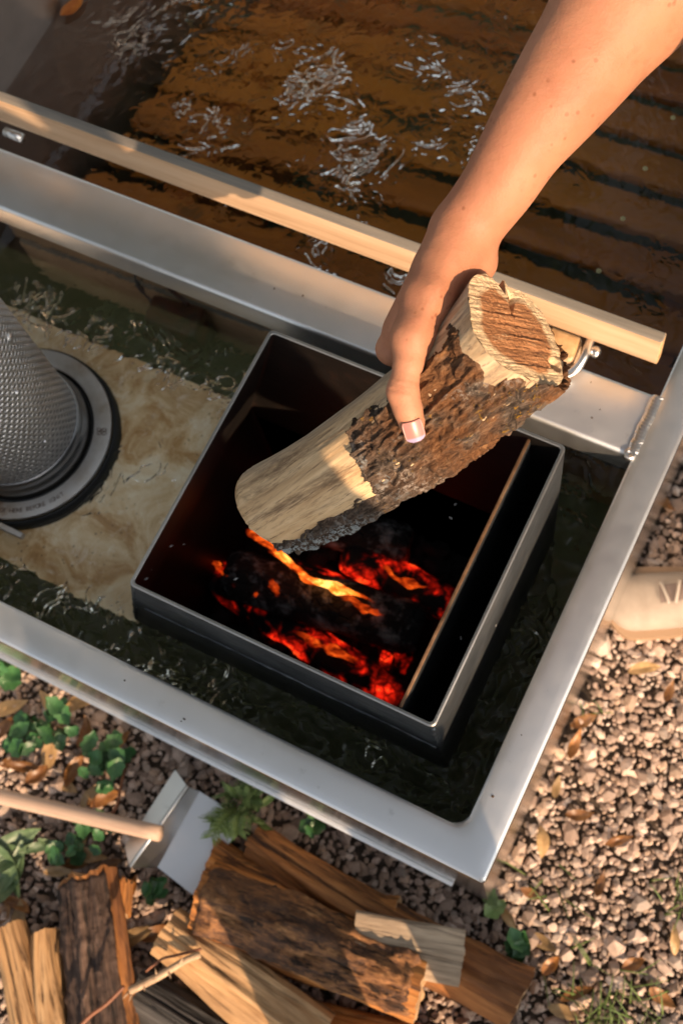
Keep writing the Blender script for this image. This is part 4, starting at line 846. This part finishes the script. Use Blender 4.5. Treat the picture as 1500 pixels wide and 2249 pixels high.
# ================================================================== firewood pile
def poly_r(th, corners):
    ca = np.array([[r * math.cos(R_(a)), r * math.sin(R_(a))] for a, r in corners]); out = np.full(th.shape, 9.0); d = np.stack([np.cos(th), np.sin(th)], -1)
    for k in range(len(ca)):
        p, q = ca[k], ca[(k + 1) % len(ca)]; e = q - p; nrm = np.array([e[1], -e[0]]); nrm /= np.linalg.norm(nrm); dist = p @ nrm
        if dist < 0: nrm, dist = -nrm, -dist
        dn = d @ nrm; out = np.minimum(out, np.where(dn > 1e-6, dist / np.maximum(dn, 1e-6), 9.0))
    return out
def piece(a, b_, corners, mat, label, seed, bend=(0, 0), taper=(1, 1), twist=0, fib=.11, endmat='end_grain', roll=0, wavy=0.0, barkrange=None, name='firewood_split', barkmat='bark_dark', barkh=.006, group='firewood stacked beside the tub', knot=None, ragged=.004):
    a = np.asarray(a, float); b_ = np.asarray(b_, float); L = np.linalg.norm(b_ - a); nth, nz = 90, 110
    th = np.linspace(0, 2 * np.pi, nth, endpoint=False); z = np.linspace(0, 1, nz); T, Zg = np.meshgrid(th, z)
    Rr = poly_r(T - roll * 0 - twist * Zg, corners); sc_ = taper[0] + (taper[1] - taper[0]) * Zg
    mean = Rr.mean(); p = st(np.cos(T) * 5, np.sin(T) * 5, Zg * L * 7)
    rr = Rr * sc_ * (1 + fib * fbm(p + seed, 4, seed) * 1.6 + fib * .9 * (ridged(st(np.cos(T) * 9, np.sin(T) * 9, Zg * L * 4) + seed, 3, seed + 3) - .6))
    bx = bend[0] * 4 * Zg * (1 - Zg) + wavy * np.sin(Zg * 7 + seed); by = bend[1] * 4 * Zg * (1 - Zg) + wavy * .6 * np.cos(Zg * 5 + seed)
    ez = ragged * fbm(st(np.cos(T) * 3, np.sin(T) * 3, Zg * 0 + seed), 3, seed + 8) * (np.clip((Zg - .9) / .1, 0, 1) + np.clip((.1 - Zg) / .1, 0, 1))
    if knot is not None:
        kt, kz, kw, kh = knot; g_ = np.exp(-(((np.mod(T - R_(kt) + np.pi, 2 * np.pi) - np.pi) / kw) ** 2 + ((Zg - kz) / (kw * .35)) ** 2)); rr = rr + kh * g_ - kh * 1.3 * np.exp(-(((np.mod(T - R_(kt) + np.pi, 2 * np.pi) - np.pi) / (kw * .35)) ** 2 + ((Zg - kz) / (kw * .13)) ** 2))
    V = st(rr * np.cos(T) + bx, rr * np.sin(T) + by, Zg * L + ez)
    ax = (b_ - a) / L; upv = np.array([0, 0, 1.]); Rm3 = rot_to(ax, upv)
    if roll: c, s = math.cos(R_(roll)), math.sin(R_(roll)); Rm3 = Rm3 @ np.array([[c, -s, 0], [s, c, 0], [0, 0, 1]])
    t = thing_r(name, label, 'firewood', a, Rm3, group)
    mkl('wood', V.reshape(-1, 3), gridf(nz, nth, True), mat, t)
    for e in (0, nz - 1):
        c = V[e].mean(0); rings = np.stack([c + (V[e] - c) * k for k in np.linspace(0.02, 1, 10)]); rings[1:-1, :, 2] += .0016 * fbm(rings[1:-1] * 130, 3, seed); F = gridf(10, nth, True)
        mkl('cut_end', rings.reshape(-1, 3), [f[::-1] for f in F] if e == 0 else F, endmat, t)
    if barkrange:
        d0, d1 = barkrange; dg_ = np.mod(np.degrees(T) + 180, 360) - 180; m = np.clip((dg_ - d0 + 9 * fbm(p * .8, 3, seed + 30)) / 6, 0, 1) * np.clip((d1 - dg_ + 9 * fbm(p * .8, 3, seed + 31)) / 6, 0, 1) * np.clip((.97 - Zg + .04 * fbm(p, 3, 77)) / .02, 0, 1) * np.clip((Zg - .02) / .02, 0, 1)
        rd = ridged(st(T * 4.5, Zg * L * 16, T * 0 + seed), 4, seed + 40); rb_ = rr + m * (.002 + barkh * np.clip(rd * 1.7 - .55, 0, 1) + .0022 * fbm(st(T * 14, Zg * L * 90, T * 0 + seed), 3, seed + 50)) - .002 * (1 - m)
        Vb_ = st(rb_ * np.cos(T) + bx, rb_ * np.sin(T) + by, Zg * L + ez).reshape(-1, 3); Fq = np.array(gridf(nz, nth, True)); mf = m.ravel(); Fq = Fq[(mf[Fq] > .02).any(1)]; us = np.unique(Fq); rm2 = np.full(nth * nz, -1); rm2[us] = np.arange(len(us))
        mkl('bark', Vb_[us], rm2[Fq], barkmat, t)
    return t
tri = lambda r, k=1.0: [(90, r * k), (215, r), (325, r * 1.02)]
def quad(w_, h_):
    rg = np.random.default_rng(int(w_ * 1e5 + h_ * 3e4)); n_ = 7; out = []
    for k_ in range(n_):
        a_ = 2 * math.pi * (k_ + rg.uniform(-.28, .28)) / n_ + .3; out.append((math.degrees(a_), 1 / math.sqrt((math.cos(a_) / h_) ** 2 + (math.sin(a_) / w_) ** 2) * rg.uniform(.95, 1.25)))
    return out
quad_ = lambda w_, h_: [(math.degrees(math.atan2(y, x)), math.hypot(x, y)) for x, y in ((h_, w_), (-h_, w_ * .9), (-h_ * 1.05, -w_), (h_ * .95, -w_ * 1.05))]
# local x of every piece points up; corners are given as (angle, radius) round its length
G1 = GR + .004
piece(P(20, 2035, G1 + .045), P(95, 2330, G1 + .045), quad(.028, .034), 'split_tan', 'pale tan split log with straight grain, outermost of the upright trio', 1, taper=(.85, 1.1), barkrange=None)
piece(P(100, 2048, G1 + .040), P(140, 2330, G1 + .040), quad(.024, .034), 'split_tan', 'smooth tan split log lying beside the dark barked log', 2, taper=(.8, 1.25), bend=(0, .006))
piece(P(195, 1925, G1 + .045), P(245, 2330, G1 + .050), quad(.044, .042), 'split_brown', 'dark barked log with furrowed bark and one orange split edge', 3, taper=(.95, 1.1), fib=.14, barkrange=(-55, 170), ragged=.012)
piece(P(268, 1935, G1 + .030), P(262, 2010, G1 + .030), quad(.014, .012), 'split_orange', 'small orange splinter of wood against the dark barked log', 33, ragged=.009)
piece(P(300, 2170, G1 + .034), P(520, 2310, G1 + .034), quad(.034, .030), 'grey_log', 'weathered dark grey log lying under the thorny twig', 4, fib=.13)
piece(P(470, 1885, G1 + .036), P(870, 2010, G1 + .036), quad(.028, .036), 'split_orange', 'long wavy orange split log lying behind the knotty barked log', 5, bend=(.0, .018), wavy=.004, taper=(1.05, .8), fib=.15)
piece(P(560, 1840, G1 + .040), P(1150, 2185, G1 + .044), quad(.034, .040), 'split_brown', 'longest brown split log, its curved end under the tub corner', 6, bend=(.004, .016), wavy=.004, taper=(.85, 1.2), fib=.15)
piece(P(520, 2230, G1 + .035), P(960, 2330, G1 + .040), quad(.034, .036), 'split_orange', 'orange split log beneath the knotty barked log', 7, fib=.13)
piece(P(1100, 2135, G1 + .02), P(1120, 2260, G1 + .02), quad(.010, .010), 'bark_dark', 'thin dark strip of bark at the end of the longest split log', 34, ragged=.012)
piece(P(365, 2045, G1 + .085), P(700, 2290, G1 + .070), quad(.037, .038), 'split_tan', 'bright orange tan split log with flat sunlit face under the twig', 8, taper=(.95, 1.15), fib=.12, roll=-8)
piece(P(445, 1975, G1 + .085), P(930, 2170, G1 + .090), [(0, .052), (50, .050), (100, .050), (160, .04), (215, .044), (270, .050), (320, .050)], 'split_orange', 'knotty log with flaking dark bark on top of the firewood', 9, taper=(1.0, .95), fib=.13, barkrange=(-85, 62), knot=(-12, .34, .55, .016), ragged=.009, barkmat='bark_flaky', barkh=.011)
piece(P(775, 2062, G1 + .105), P(1012, 2108, G1 + .090), quad_(.034, .028), 'split_pale', 'short pale sawn block of wood lying across the longest split log', 10, fib=.04, ragged=.004, endmat='end_grain')
# thorny twig on the pile
tw = thing('thorny_twig', 'thin dry twig with thorns lying over the firewood', 'twig', P(280, 2170, G1 + .12))
mk('twig_stem', *tube(smooth_path([P(440, 2098, G1 + .128), P(405, 2112, G1 + .132), P(350, 2145, G1 + .136), P(285, 2178, G1 + .138)], 30), np.linspace(.0042, .0055, 30), 10), 'twig', tw)
mk('twig_stem', *tube(smooth_path([P(272, 2168, G1 + .130), P(235, 2205, G1 + .125), P(195, 2235, G1 + .12), P(160, 2275, G1 + .115)], 30), np.linspace(.0026, .0032, 30), 8), 'twig_red', tw)
mk('twig_stem', *tube(smooth_path([P(320, 2135, G1 + .118), P(355, 2108, G1 + .122), P(385, 2100, G1 + .125), P(425, 2090, G1 + .128), P(442, 2086, G1 + .128)], 30), np.linspace(.0016, .0022, 30), 8), 'twig_red', tw)
for (px, py, ex, ey) in ((345, 2147, 341, 2128), (315, 2162, 318, 2178), (370, 2135, 375, 2150), (283, 2180, 270, 2195), (290, 2182, 284, 2200), (395, 2118, 402, 2104)):
    mk('thorn', *tube([P(px, py, G1 + .137), P((px + ex) / 2, (py + ey) / 2, G1 + .140), P(ex, ey, G1 + .143)], [.0022, .0014, .0003], 6), 'twig', tw)

# ================================================================== ash hoe: wooden handle, folded steel blade
hoe = thing('ash_hoe', 'steel ash hoe with folded blade and round wooden handle lying on the gravel', 'hoe', P(400, 1850, GR))
def sheet(q, t=.0016, n=8):
    q = np.asarray(q, float); u = np.linspace(0, 1, n); A = (1 - u)[:, None, None] * ((1 - u)[None, :, None] * q[0] + u[None, :, None] * q[1]) + u[:, None, None] * ((1 - u)[None, :, None] * q[3] + u[None, :, None] * q[2])
    nr = np.cross(q[1] - q[0], q[3] - q[0]); nr /= np.linalg.norm(nr); V = np.vstack([A.reshape(-1, 3), A.reshape(-1, 3) - nr * t]); F = gridf(n, n); F += [f[::-1] for f in gridf(n, n, off=n * n)]
    bd = list(range(n)) + [i * n + n - 1 for i in range(1, n)] + [(n - 1) * n + j for j in range(n - 2, -1, -1)] + [i * n for i in range(n - 2, 0, -1)]
    return V, F + [(bd[k], bd[k] + n * n, bd[(k + 1) % len(bd)] + n * n, bd[(k + 1) % len(bd)]) for k in range(len(bd))]
HZ = GR + .115; HB = GR + .045
r0_, r1_ = P(412, 1728, HZ), P(286, 1905, HZ)
f0_, f1_ = P(386, 1692, HZ - .022), P(276, 1862, HZ - .022)
b0_, b1_ = P(437, 1738, HB), P(345, 1905, HB)
e0_, e1_ = P(536, 1800, GR + .030), P(430, 1971, GR + .030)
mk('blade_flange', *sheet([f0_, r0_, r1_, f1_]), 'scoop_steel', hoe, sharp=40)
mk('blade_back', *sheet([r0_, b0_, b1_, r1_]), 'scoop_steel', hoe, sharp=40)
mk('blade_base', *sheet([b0_, e0_, e1_, b1_]), 'scoop_steel', hoe, sharp=40)
mk('blade_fold', *tube([r0_, r1_], .0030, 10), 'scoop_steel', hoe); mk('blade_fold', *tube([b0_, b1_], .0020, 10), 'scoop_steel', hoe)
hp0, hp1 = P(-260, 1690, GR + .06), P(352, 1832, HZ + .004); V, F = tube(np.linspace([0, 0, 0], [0, 0, 1], 20) * np.linalg.norm(hp1 - hp0), .0112, 18)
hh = bpy.data.objects.new('handle', mesh('handle', V, F, 'handle_wood')); COL.objects.link(hh); hh.parent = hoe; off = hp0 - (np.array(hoe.location) - [0, 0, GZ]); m = Matrix.Identity(4); r3 = rot_to(hp1 - hp0, [0, 0, 1.])
for i in range(3):
    for j in range(3): m[i][j] = float(r3[i, j])
hh.matrix_basis = Matrix.Translation(tuple(off)) @ m
# dark vine stem arching over the handle
tag(mk('dry_stem', *tube(smooth_path([P(225, 1810, GR + .09), P(245, 1790, GR + .10), P(258, 1765, GR + .10), P(265, 1730, GR + .08), P(272, 1700, GR + .05), P(280, 1680, GR + .01)], 30), .0024, 8), 'twig_red'), 'thin dark stem arching over the wooden handle', 'stem')

# ================================================================== gravel
rng = np.random.default_rng(21)
def inframe(x, y, z, mx=140):
    d = (st(x, y, z) - CC) @ RM.T; px = 750 + FPX * d[..., 0] / d[..., 2]; py = 1124.5 + FPX * d[..., 1] / d[..., 2]; return (px > -mx) & (px < 1500 + mx) & (py > -mx) & (py < 2249 + mx)
sp = .0086; gx, gy = np.meshgrid(np.arange(-1.3, .75, sp), np.arange(-.85, 1.0, sp * .88), indexing='ij'); gx = gx + rng.uniform(-.5, .5, gx.shape) * sp; gy = gy + rng.uniform(-.5, .5, gy.shape) * sp
gx, gy = gx.ravel(), gy.ravel(); ok = inframe(gx, gy, gx * 0 + GR) & ~((gx < -.002) & (gy > .002)); gx, gy = gx[ok], gy[ok]; N = len(gx)
dens = fbm(st(gx * 6, gy * 6, gx * 0), 3, 50); keep = rng.uniform(0, 1, N) < np.clip(.95 + .5 * dens + .1, .5, 1); gx, gy = gx[keep], gy[keep]; N = len(gx)
siz = np.exp(rng.normal(math.log(.0046), .42, N)); siz = np.clip(siz, .003, .0135); siz = np.where(gx > .0, siz, siz * 1.02)
shape = [ICO_V * (1 + .55 * vn(ICO_V * 1.3 + 13.7 * k)[:, None]) * rng.uniform(.62, 1.3, 3) for k in range(24)]
SV = np.array(shape); kk = rng.integers(0, 24, N); an = rng.uniform(0, 6.283, N); tl = rng.normal(0, .5, N)
B0 = SV[kk] * siz[:, None, None]; ct, s_t = np.cos(tl)[:, None], np.sin(tl)[:, None]; y_ = B0[..., 1] * ct - B0[..., 2] * s_t; z_ = B0[..., 1] * s_t + B0[..., 2] * ct; c_, s_ = np.cos(an)[:, None], np.sin(an)[:, None]
X = B0[..., 0] * c_ - y_ * s_ + gx[:, None]; Y = B0[..., 0] * s_ + y_ * c_ + gy[:, None]; Zz = z_ * .75 + (GR + siz * .30 + rng.uniform(0, .004, N))[:, None]
Vg = np.stack([X, Y, Zz], -1).reshape(-1, 3); nv = len(ICO_V); Fg = (ICO_F[None] + (np.arange(N) * nv)[:, None, None]).reshape(-1, 3)
base = np.array([[.48, .355, .285], [.54, .415, .345], [.40, .295, .24], [.57, .46, .39], [.31, .22, .175], [.45, .32, .24]])[rng.integers(0, 6, N)] * rng.uniform(.55, 1.32, (N, 1))
tone = np.repeat(np.hstack([base, np.ones((N, 1))]), nv, 0)
tag(mk('gravel', Vg, Fg, 'gravel', org=(.2, 0, GR), smooth=False, colattr=tone), 'loose beige gravel spread on the ground around the tub', 'gravel', kind='stuff')

# ================================================================== leaves, plants, grass
def leaf_mesh(name, L, W, curl, fold, mat, seed, lobes=0, n=11, m=7):
    u = np.linspace(0, 1, n); v = np.linspace(-1, 1, m); U, Vv = np.meshgrid(u, v, indexing='ij')
    wv = np.sin(np.pi * np.clip(U, .01, .99) ** .8) ** .8 * (1 + lobes * np.sin(U * 17 + seed)) * W / 2
    x = (U - .5) * L; y = Vv * wv + .06 * L * np.sin(U * 2 + seed); z = curl * L * (U - .5) ** 2 * 1.6 + fold * np.abs(Vv) * wv + .03 * L * vn(st(U * 4, Vv * 2, U * 0 + seed), 3)
    V = st(x, y, z - z.min()).reshape(-1, 3); V = np.vstack([V, V + [0, 0, .0005]]); F = [f[::-1] for f in gridf(n, m)] + gridf(n, m, off=n * m); return mesh(name, V, F, mat)
DL = [leaf_mesh('fallen_leaf', .052 * (1 + .2 * math.sin(k * 2.1)), .020 * (1 + .2 * math.cos(k * 1.7)), (.5, .9, .3, .7, -.5)[k % 5], (.25, .5, .1, .6, .3)[k % 5], ('dead_leaf', 'dead_leaf', 'dead_leaf_pale', 'dead_leaf', 'dead_leaf_pale')[k % 5], k) for k in range(10)]
rng = np.random.default_rng(5)
def put_leaf(px, py, ang, k, dz=.012, sc_=1.0, tilt=None):
    o = bpy.data.objects.new('fallen_leaf', DL[k % 10]); COL.objects.link(o); q = P(px, py, GR + dz); o.location = (q[0], q[1], q[2] + GZ); s = rng.normal(0, .18, 2) if tilt is None else tilt
    o.rotation_euler = (s[0], s[1], ang + math.atan2(RM[0][1], RM[0][0])); o.scale = (sc_,) * 3
    return tag(o, None, 'leaf')
def leaf_label(k, px, py, right):
    look = ('curled dark brown', 'tightly curled brown', 'flat pale tan', 'folded brown', 'arched pale tan')[k % 5]
    if right: where = 'beside the shoe' if py < 1450 else 'close along the tub side wall' if py < 1780 and px < 1300 else 'near the end of the longest split log' if px < 1260 else 'out on the open sunlit gravel' if py < 2000 else 'among the grass in the sunlit gravel'
    else: where = 'under the tub rim by the plants' if py < 1640 else 'above the wooden hoe handle' if py < 1760 else 'between hoe handle and dark barked log' if py < 1930 and px < 250 else 'at the top of the upright split logs' if px < 250 else 'beside the hoe blade'
    return f'{look} fallen leaf lying {where}'
side_r = [(1285, 1588, .3), (1265, 1640, 1.2), (1222, 1730, 1.4), (1275, 1790, .1), (1185, 1850, 1.5), (1170, 1965, -.6), (1320, 1950, 1.1), (1190, 2075, -.5), (1212, 2120, .9), (1480, 2065, 1.6), (1450, 2195, -.7), (1270, 2185, .4), (1420, 1140, .9), (1460, 1105, -1), (1415, 1470, .1), (1470, 1520, 1.0), (1360, 1850, .2), (1240, 2230, -.3), (1395, 2120, .5), (1120, 2020, -.9)]
for k, (px, py, a) in enumerate(side_r):
    o = put_leaf(px, py, a, k, sc_=.78); o['label'] = leaf_label(k, px, py, True); o['group'] = 'fallen leaves on the sunlit gravel'
side_l = [(105, 1545, -1.0), (190, 1610, 1.5), (185, 1545, .3), (30, 1672, .1), (60, 1690, -.2), (115, 1650, 1.4), (90, 1700, .7), (205, 1745, .9), (230, 1755, .3), (165, 1690, 1.2), (130, 1915, .15), (180, 1890, .4), (200, 1870, -.3), (240, 1900, .2), (45, 1990, -.5), (45, 2025, 1.5), (10, 2010, .9), (175, 1860, 1.1), (225, 1820, .2), (10, 1605, .8), (150, 1730, -.4), (350, 2045, .4), (300, 2060, .5), (265, 1630, .6), (290, 1960, 1.0), (20, 1560, .4)]
for k, (px, py, a) in enumerate(side_l):
    o = put_leaf(px, py, a, k + 2); o['label'] = leaf_label(k + 2, px, py, False); o['group'] = 'fallen leaves among the plants'
# green plants: low heart-leaved seedlings
GLs = {m: [leaf_mesh('leaf', .029 * s, .021 * s, .40, .35, m, 7 + i, .14) for i, s in enumerate((.75, 1.0, 1.2))] for m in ('green_leaf', 'light_leaf')}
def seedling(cx, cy, rpx, nleaf, label, seed, mat='green_leaf', h=.05):
    rg = np.random.default_rng(seed); base = P(cx, cy, GR + .004); t = thing('leafy_plant', label, 'plant', base); 
    for k in range(nleaf):
        a = rg.uniform(0, 6.28); d = rpx * math.sqrt(rg.uniform(.02, 1)); hz = GR + .015 + h * rg.uniform(.2, 1); tip = P(cx + d * math.cos(a), cy + d * .8 * math.sin(a), hz)
        mk('stem', *tube(smooth_path([base, (base + tip) / 2 + [0, 0, .012], tip], 8), .0011, 5), 'stem', t)
        lf = bpy.data.objects.new('leaf', GLs[mat][rg.integers(0, 3)]); COL.objects.link(lf); lf.parent = t; lf.location = tuple(tip - base); lf.rotation_euler = (rg.normal(0, .3), rg.normal(0, .3), rg.uniform(0, 6.28))
    return t
seedling(110, 1590, 62, 17, 'dark green leafy plant with heart-shaped leaves nearest the tub wall', 1)
seedling(60, 1625, 45, 9, 'small dark green plant growing among orange dead leaves', 2)
seedling(235, 1650, 50, 13, 'bright green leafy plant on the gravel below the tub ledge', 3)
seedling(225, 1700, 42, 8, 'low green plant touching the wooden hoe handle', 4)
seedling(205, 1830, 46, 11, 'green leafy plant under the hoe handle beside the blade', 5)
seedling(140, 1865, 38, 8, 'green plant between hoe handle and dark barked log', 6)
seedling(25, 1470, 40, 9, 'dark green plant in the shade under the tub rim', 7)
seedling(345, 1945, 30, 6, 'tiny green plant under the corner of the hoe blade', 8)
seedling(690, 1800, 40, 9, 'dark green plant under the tub ledge behind the wavy log', 9)
seedling(1130, 2090, 30, 9, 'dark green weeds at the end of the longest split log', 10, h=.03)
seedling(1085, 1985, 16, 4, 'small green sprig at the foot of the tub corner', 12, 'light_leaf', h=.03)
# long pale green leaves at the left
lp = thing('broadleaf_plant', 'pale green plant with long drooping blades lying on the gravel', 'plant', P(40, 1890, GR + .004)); LLm = [leaf_mesh('leaf', .085, .026, .5, .3, 'grey_leaf', k) for k in range(3)]
for k, (px, py, a, sc_) in enumerate(((30, 1858, .45, 1.1), (45, 1880, .9, 1.0), (20, 1905, -.9, 1.1), (38, 1925, 1.25, 1.1), (5, 1880, .2, 1.0), (15, 1940, 1.0, .9), (85, 1865, .1, .6), (112, 1862, -.4, .5))):
    lf = bpy.data.objects.new('leaf', LLm[k % 3]); COL.objects.link(lf); lf.parent = lp; lf.location = tuple(P(px, py, GR + .025) - P(40, 1890, GR + .004)); lf.rotation_euler = (.2 * (-1) ** k, .15, a + .46); lf.scale = (sc_,) * 3
# feathery plant by the blade
fp_base = P(545, 1770, GR + .01); fpn = thing('feathery_plant', 'light green feathery plant with needle-thin leaves hanging over the hoe blade', 'plant', fp_base); rg = np.random.default_rng(9)
nl = mesh('needle', *merge(tube([[0, 0, 0], [.006, 0, .0005], [.012, 0, 0]], [.0006, .0010, .0002], 4)), 'light_leaf')
for k in range(17):
    ex, ey = 455 + rg.uniform(0, 130), 1712 + rg.uniform(0, 135); tip = P(ex, ey, GR + .07 + rg.uniform(0, .07)); path = smooth_path([fp_base, fp_base * .5 + tip * .5 + [0, 0, .03], tip], 14)
    fr_ = mk('frond', *tube(path, np.linspace(.0011, .0005, 14), 5), 'light_leaf', fpn, org=fp_base); parts = []
    for q_ in range(4, 14):
        for s_ in (-1, 1):
            dv = path[min(q_ + 1, 13)] - path[q_ - 1]; dv /= np.linalg.norm(dv); sd_ = np.cross(dv, [0, 0, 1.]); sd_ /= np.linalg.norm(sd_) + 1e-9; d_ = dv * .75 + sd_ * s_ * .75 + [0, 0, rg.normal(0, .2)]; parts.append(tube([path[q_], path[q_] + d_ * .008, path[q_] + d_ * rg.uniform(.012, .022)], [.0007, .0012, .0003], 4))
    tag(mk('needles', *merge(*parts), 'light_leaf', fr_, org=fp_base), None, None, kind='stuff')
yl = thing('yellow_sprig', 'yellow green sprig between the feathery plant and the tub ledge', 'plant', P(590, 1775, GR + .01)); ylm = leaf_mesh('leaf', .030, .010, .3, .3, 'grass', 3)
for k in range(7):
    lf = bpy.data.objects.new('leaf', ylm); COL.objects.link(lf); lf.parent = yl; lf.location = (rg.normal(0, .010), rg.normal(0, .010), .05 + .008 * k); lf.rotation_euler = (rg.normal(0, .3), -.3, k * 1.1)
# grass tufts
def tuft(cx, cy, nbl, label, seed, ln=.06, spread=.02):
    rg = np.random.default_rng(seed); base = P(cx, cy, GR + .002); t = thing('grass_tuft', label, 'grass', base, 'grass tufts in the gravel'); parts = []
    for k in range(nbl):
        a = rg.uniform(0, 6.28); o0 = base + [rg.normal(0, spread), rg.normal(0, spread), 0]; L = ln * rg.uniform(.5, 1.2); tip = o0 + [L * .7 * math.cos(a), L * .7 * math.sin(a), L * .6]; mid = (o0 + tip) / 2 + [0, 0, L * .2]
        mk('blade', *tube(smooth_path([o0, mid, tip], 7), np.linspace(.0014, .0003, 7), 4), 'grass', t)
tuft(1345, 2235, 34, 'thick tuft of green grass in the gravel near the firewood', 1, .06, .03); tuft(1440, 2245, 26, 'loose green grass growing in the sunlit gravel', 2, .06, .03); tuft(1480, 1970, 14, 'small grass tuft in the sunlit gravel level with the tub corner', 3, .04, .014)
tuft(1210, 1950, 7, 'few dry grass blades lying by the tub corner', 4, .08, .02); tuft(1300, 1560, 5, 'tiny green shoots against the tub side', 5, .03, .01); tuft(1270, 2160, 16, 'sparse grass beside the end of the longest split log', 6, .07, .03)

# ================================================================== unseen trees added beyond the tub, dark shapes for water and metal to mirror
rg = np.random.default_rng(31); NLf = 5200
cen = rg.normal(0, 1, (60, 3)); cen /= np.linalg.norm(cen, axis=1)[:, None]; cen *= rg.uniform(.35, 1, (60, 1)); pk = cen[rg.integers(0, 60, NLf)] + rg.normal(0, .17, (NLf, 3)); pk *= np.array([3.0, 3.0, 3.1]); pk[:, 2] += 6.8
ax1 = rg.normal(0, 1, (NLf, 3)); ax1 /= np.linalg.norm(ax1, axis=1)[:, None]; ax2 = np.cross(ax1, rg.normal(0, 1, (NLf, 3))); ax2 /= np.linalg.norm(ax2, axis=1)[:, None]; s1 = rg.uniform(.10, .24, (NLf, 1))
LV = np.stack([pk - ax1 * s1, pk - ax2 * s1 * .5, pk + ax1 * s1, pk + ax2 * s1 * .5], 1).reshape(-1, 3); crown_me = mesh('crown', LV, np.arange(NLf * 4).reshape(-1, 4), 'tree_leaf', smooth=False)
tparts = [tube(smooth_path([(0, 0, -.2), (.1, 0, 1.5), (.05, .1, 3.2), (.2, .1, 5.5)], 14), np.linspace(.26, .12, 14), 10)] + [tube(smooth_path([(.08, .05, 2.6 + .3 * k), (.9 * math.cos(k * 1.3), .9 * math.sin(k * 1.3), 4.0 + .3 * k), (2.1 * math.cos(k * 1.3), 2.1 * math.sin(k * 1.3), 5.6 + .4 * k)], 10), np.linspace(.11, .03, 10), 8) for k in range(5)]
trunk_me = mesh('trunk', *merge(*tparts), 'tree_bark')
for k, (tx, ty, sc_) in enumerate(((-2.7, 1.5, .80), (-7.2, 3.2, 1.0), (-5.6, 6.4, 1.08), (-2.6, 8.4, 1.05), (1.2, 8.8, 1.0))):
    t = thing('unseen_oak', 'tall broad leafy oak tree added out of view beyond the tub for dark reflections', 'tree', (tx, ty, GR), 'unseen trees added beyond the tub'); t.rotation_euler = (0, 0, k * 1.9); t.scale = (sc_,) * 3
    for nm, me in (('trunk', trunk_me), ('crown', crown_me)): o = bpy.data.objects.new(nm, me); COL.objects.link(o); o.parent = t

# ================================================================== small things on the tub and in the water
sd_ = mesh('floating_seed', *lathe([(.0012, .0006), (.0026, .0010), (.0034, .0004), (.0030, -.0004), (.0012, -.0002)], (0, 0), 14), 'seed')
for (px, py) in ((1368, 480), (1478, 258), (1417, 370), (1315, 595)):
    q = P(px, py, WZ); o = bpy.data.objects.new('floating_seed', sd_); COL.objects.link(o); o.location = (q[0], q[1], WZ + float(ripple(np.array([q[0]]), np.array([q[1]]))[0]) + GZ + .0006); tag(o, 'tiny pale ring-shaped seed floating on the bath water', 'seed', 'seeds floating on the bath')
fl_ = leaf_mesh('wet_leaf', .05, .022, .2, .2, 'orange_leaf', 4); q = P(160, 12, WZ + .004); o = bpy.data.objects.new('wet_leaf', fl_); COL.objects.link(o); o.location = (q[0], q[1], q[2] + GZ); o.rotation_euler = (0, 0, 1.3); tag(o, 'orange leaf floating against the far tub wall', 'leaf')
rg = np.random.default_rng(3)
for (px, py, z) in ((1298, 838, .0), (1318, 898, 0), (602, 632, 0), (665, 648, 0), (274, 1495, 0.0006), (398, 1585, .0006), (1082, 1750, .0006), (1145, 1615, .0006), (405, 1580, .0006), (1300, 916, 0)):
    q = P(px, py, z); s = rg.uniform(.0008, .0018); v = ICO_V * s * rg.uniform(.5, 1.4, 3); v[:, 2] *= .4
    v = v + q; v[:, 2] += q[2] - v[:, 2].min() - (0 if z else .0015); tag(mk('dirt_speck', v, ICO_F.tolist(), 'dirt', smooth=False), 'tiny dark dirt speck on the ' + ('cross rail' if z == 0 else 'rim above the firewood' if px < 500 else 'rim beside the gravel'), 'dirt speck', 'dirt specks on the rim')
# sunlight is followed through the water surface on to the deck and the stove plate
try:
    sl.cycles.is_caustics_light = True; water.cycles.is_caustics_caster = True
    for o in list(deck.children) + [o for o in tub.children if o.name.startswith(('floor_pan', 'inner_skin'))] + [plate]: o.cycles.is_caustics_receiver = True
except AttributeError: pass
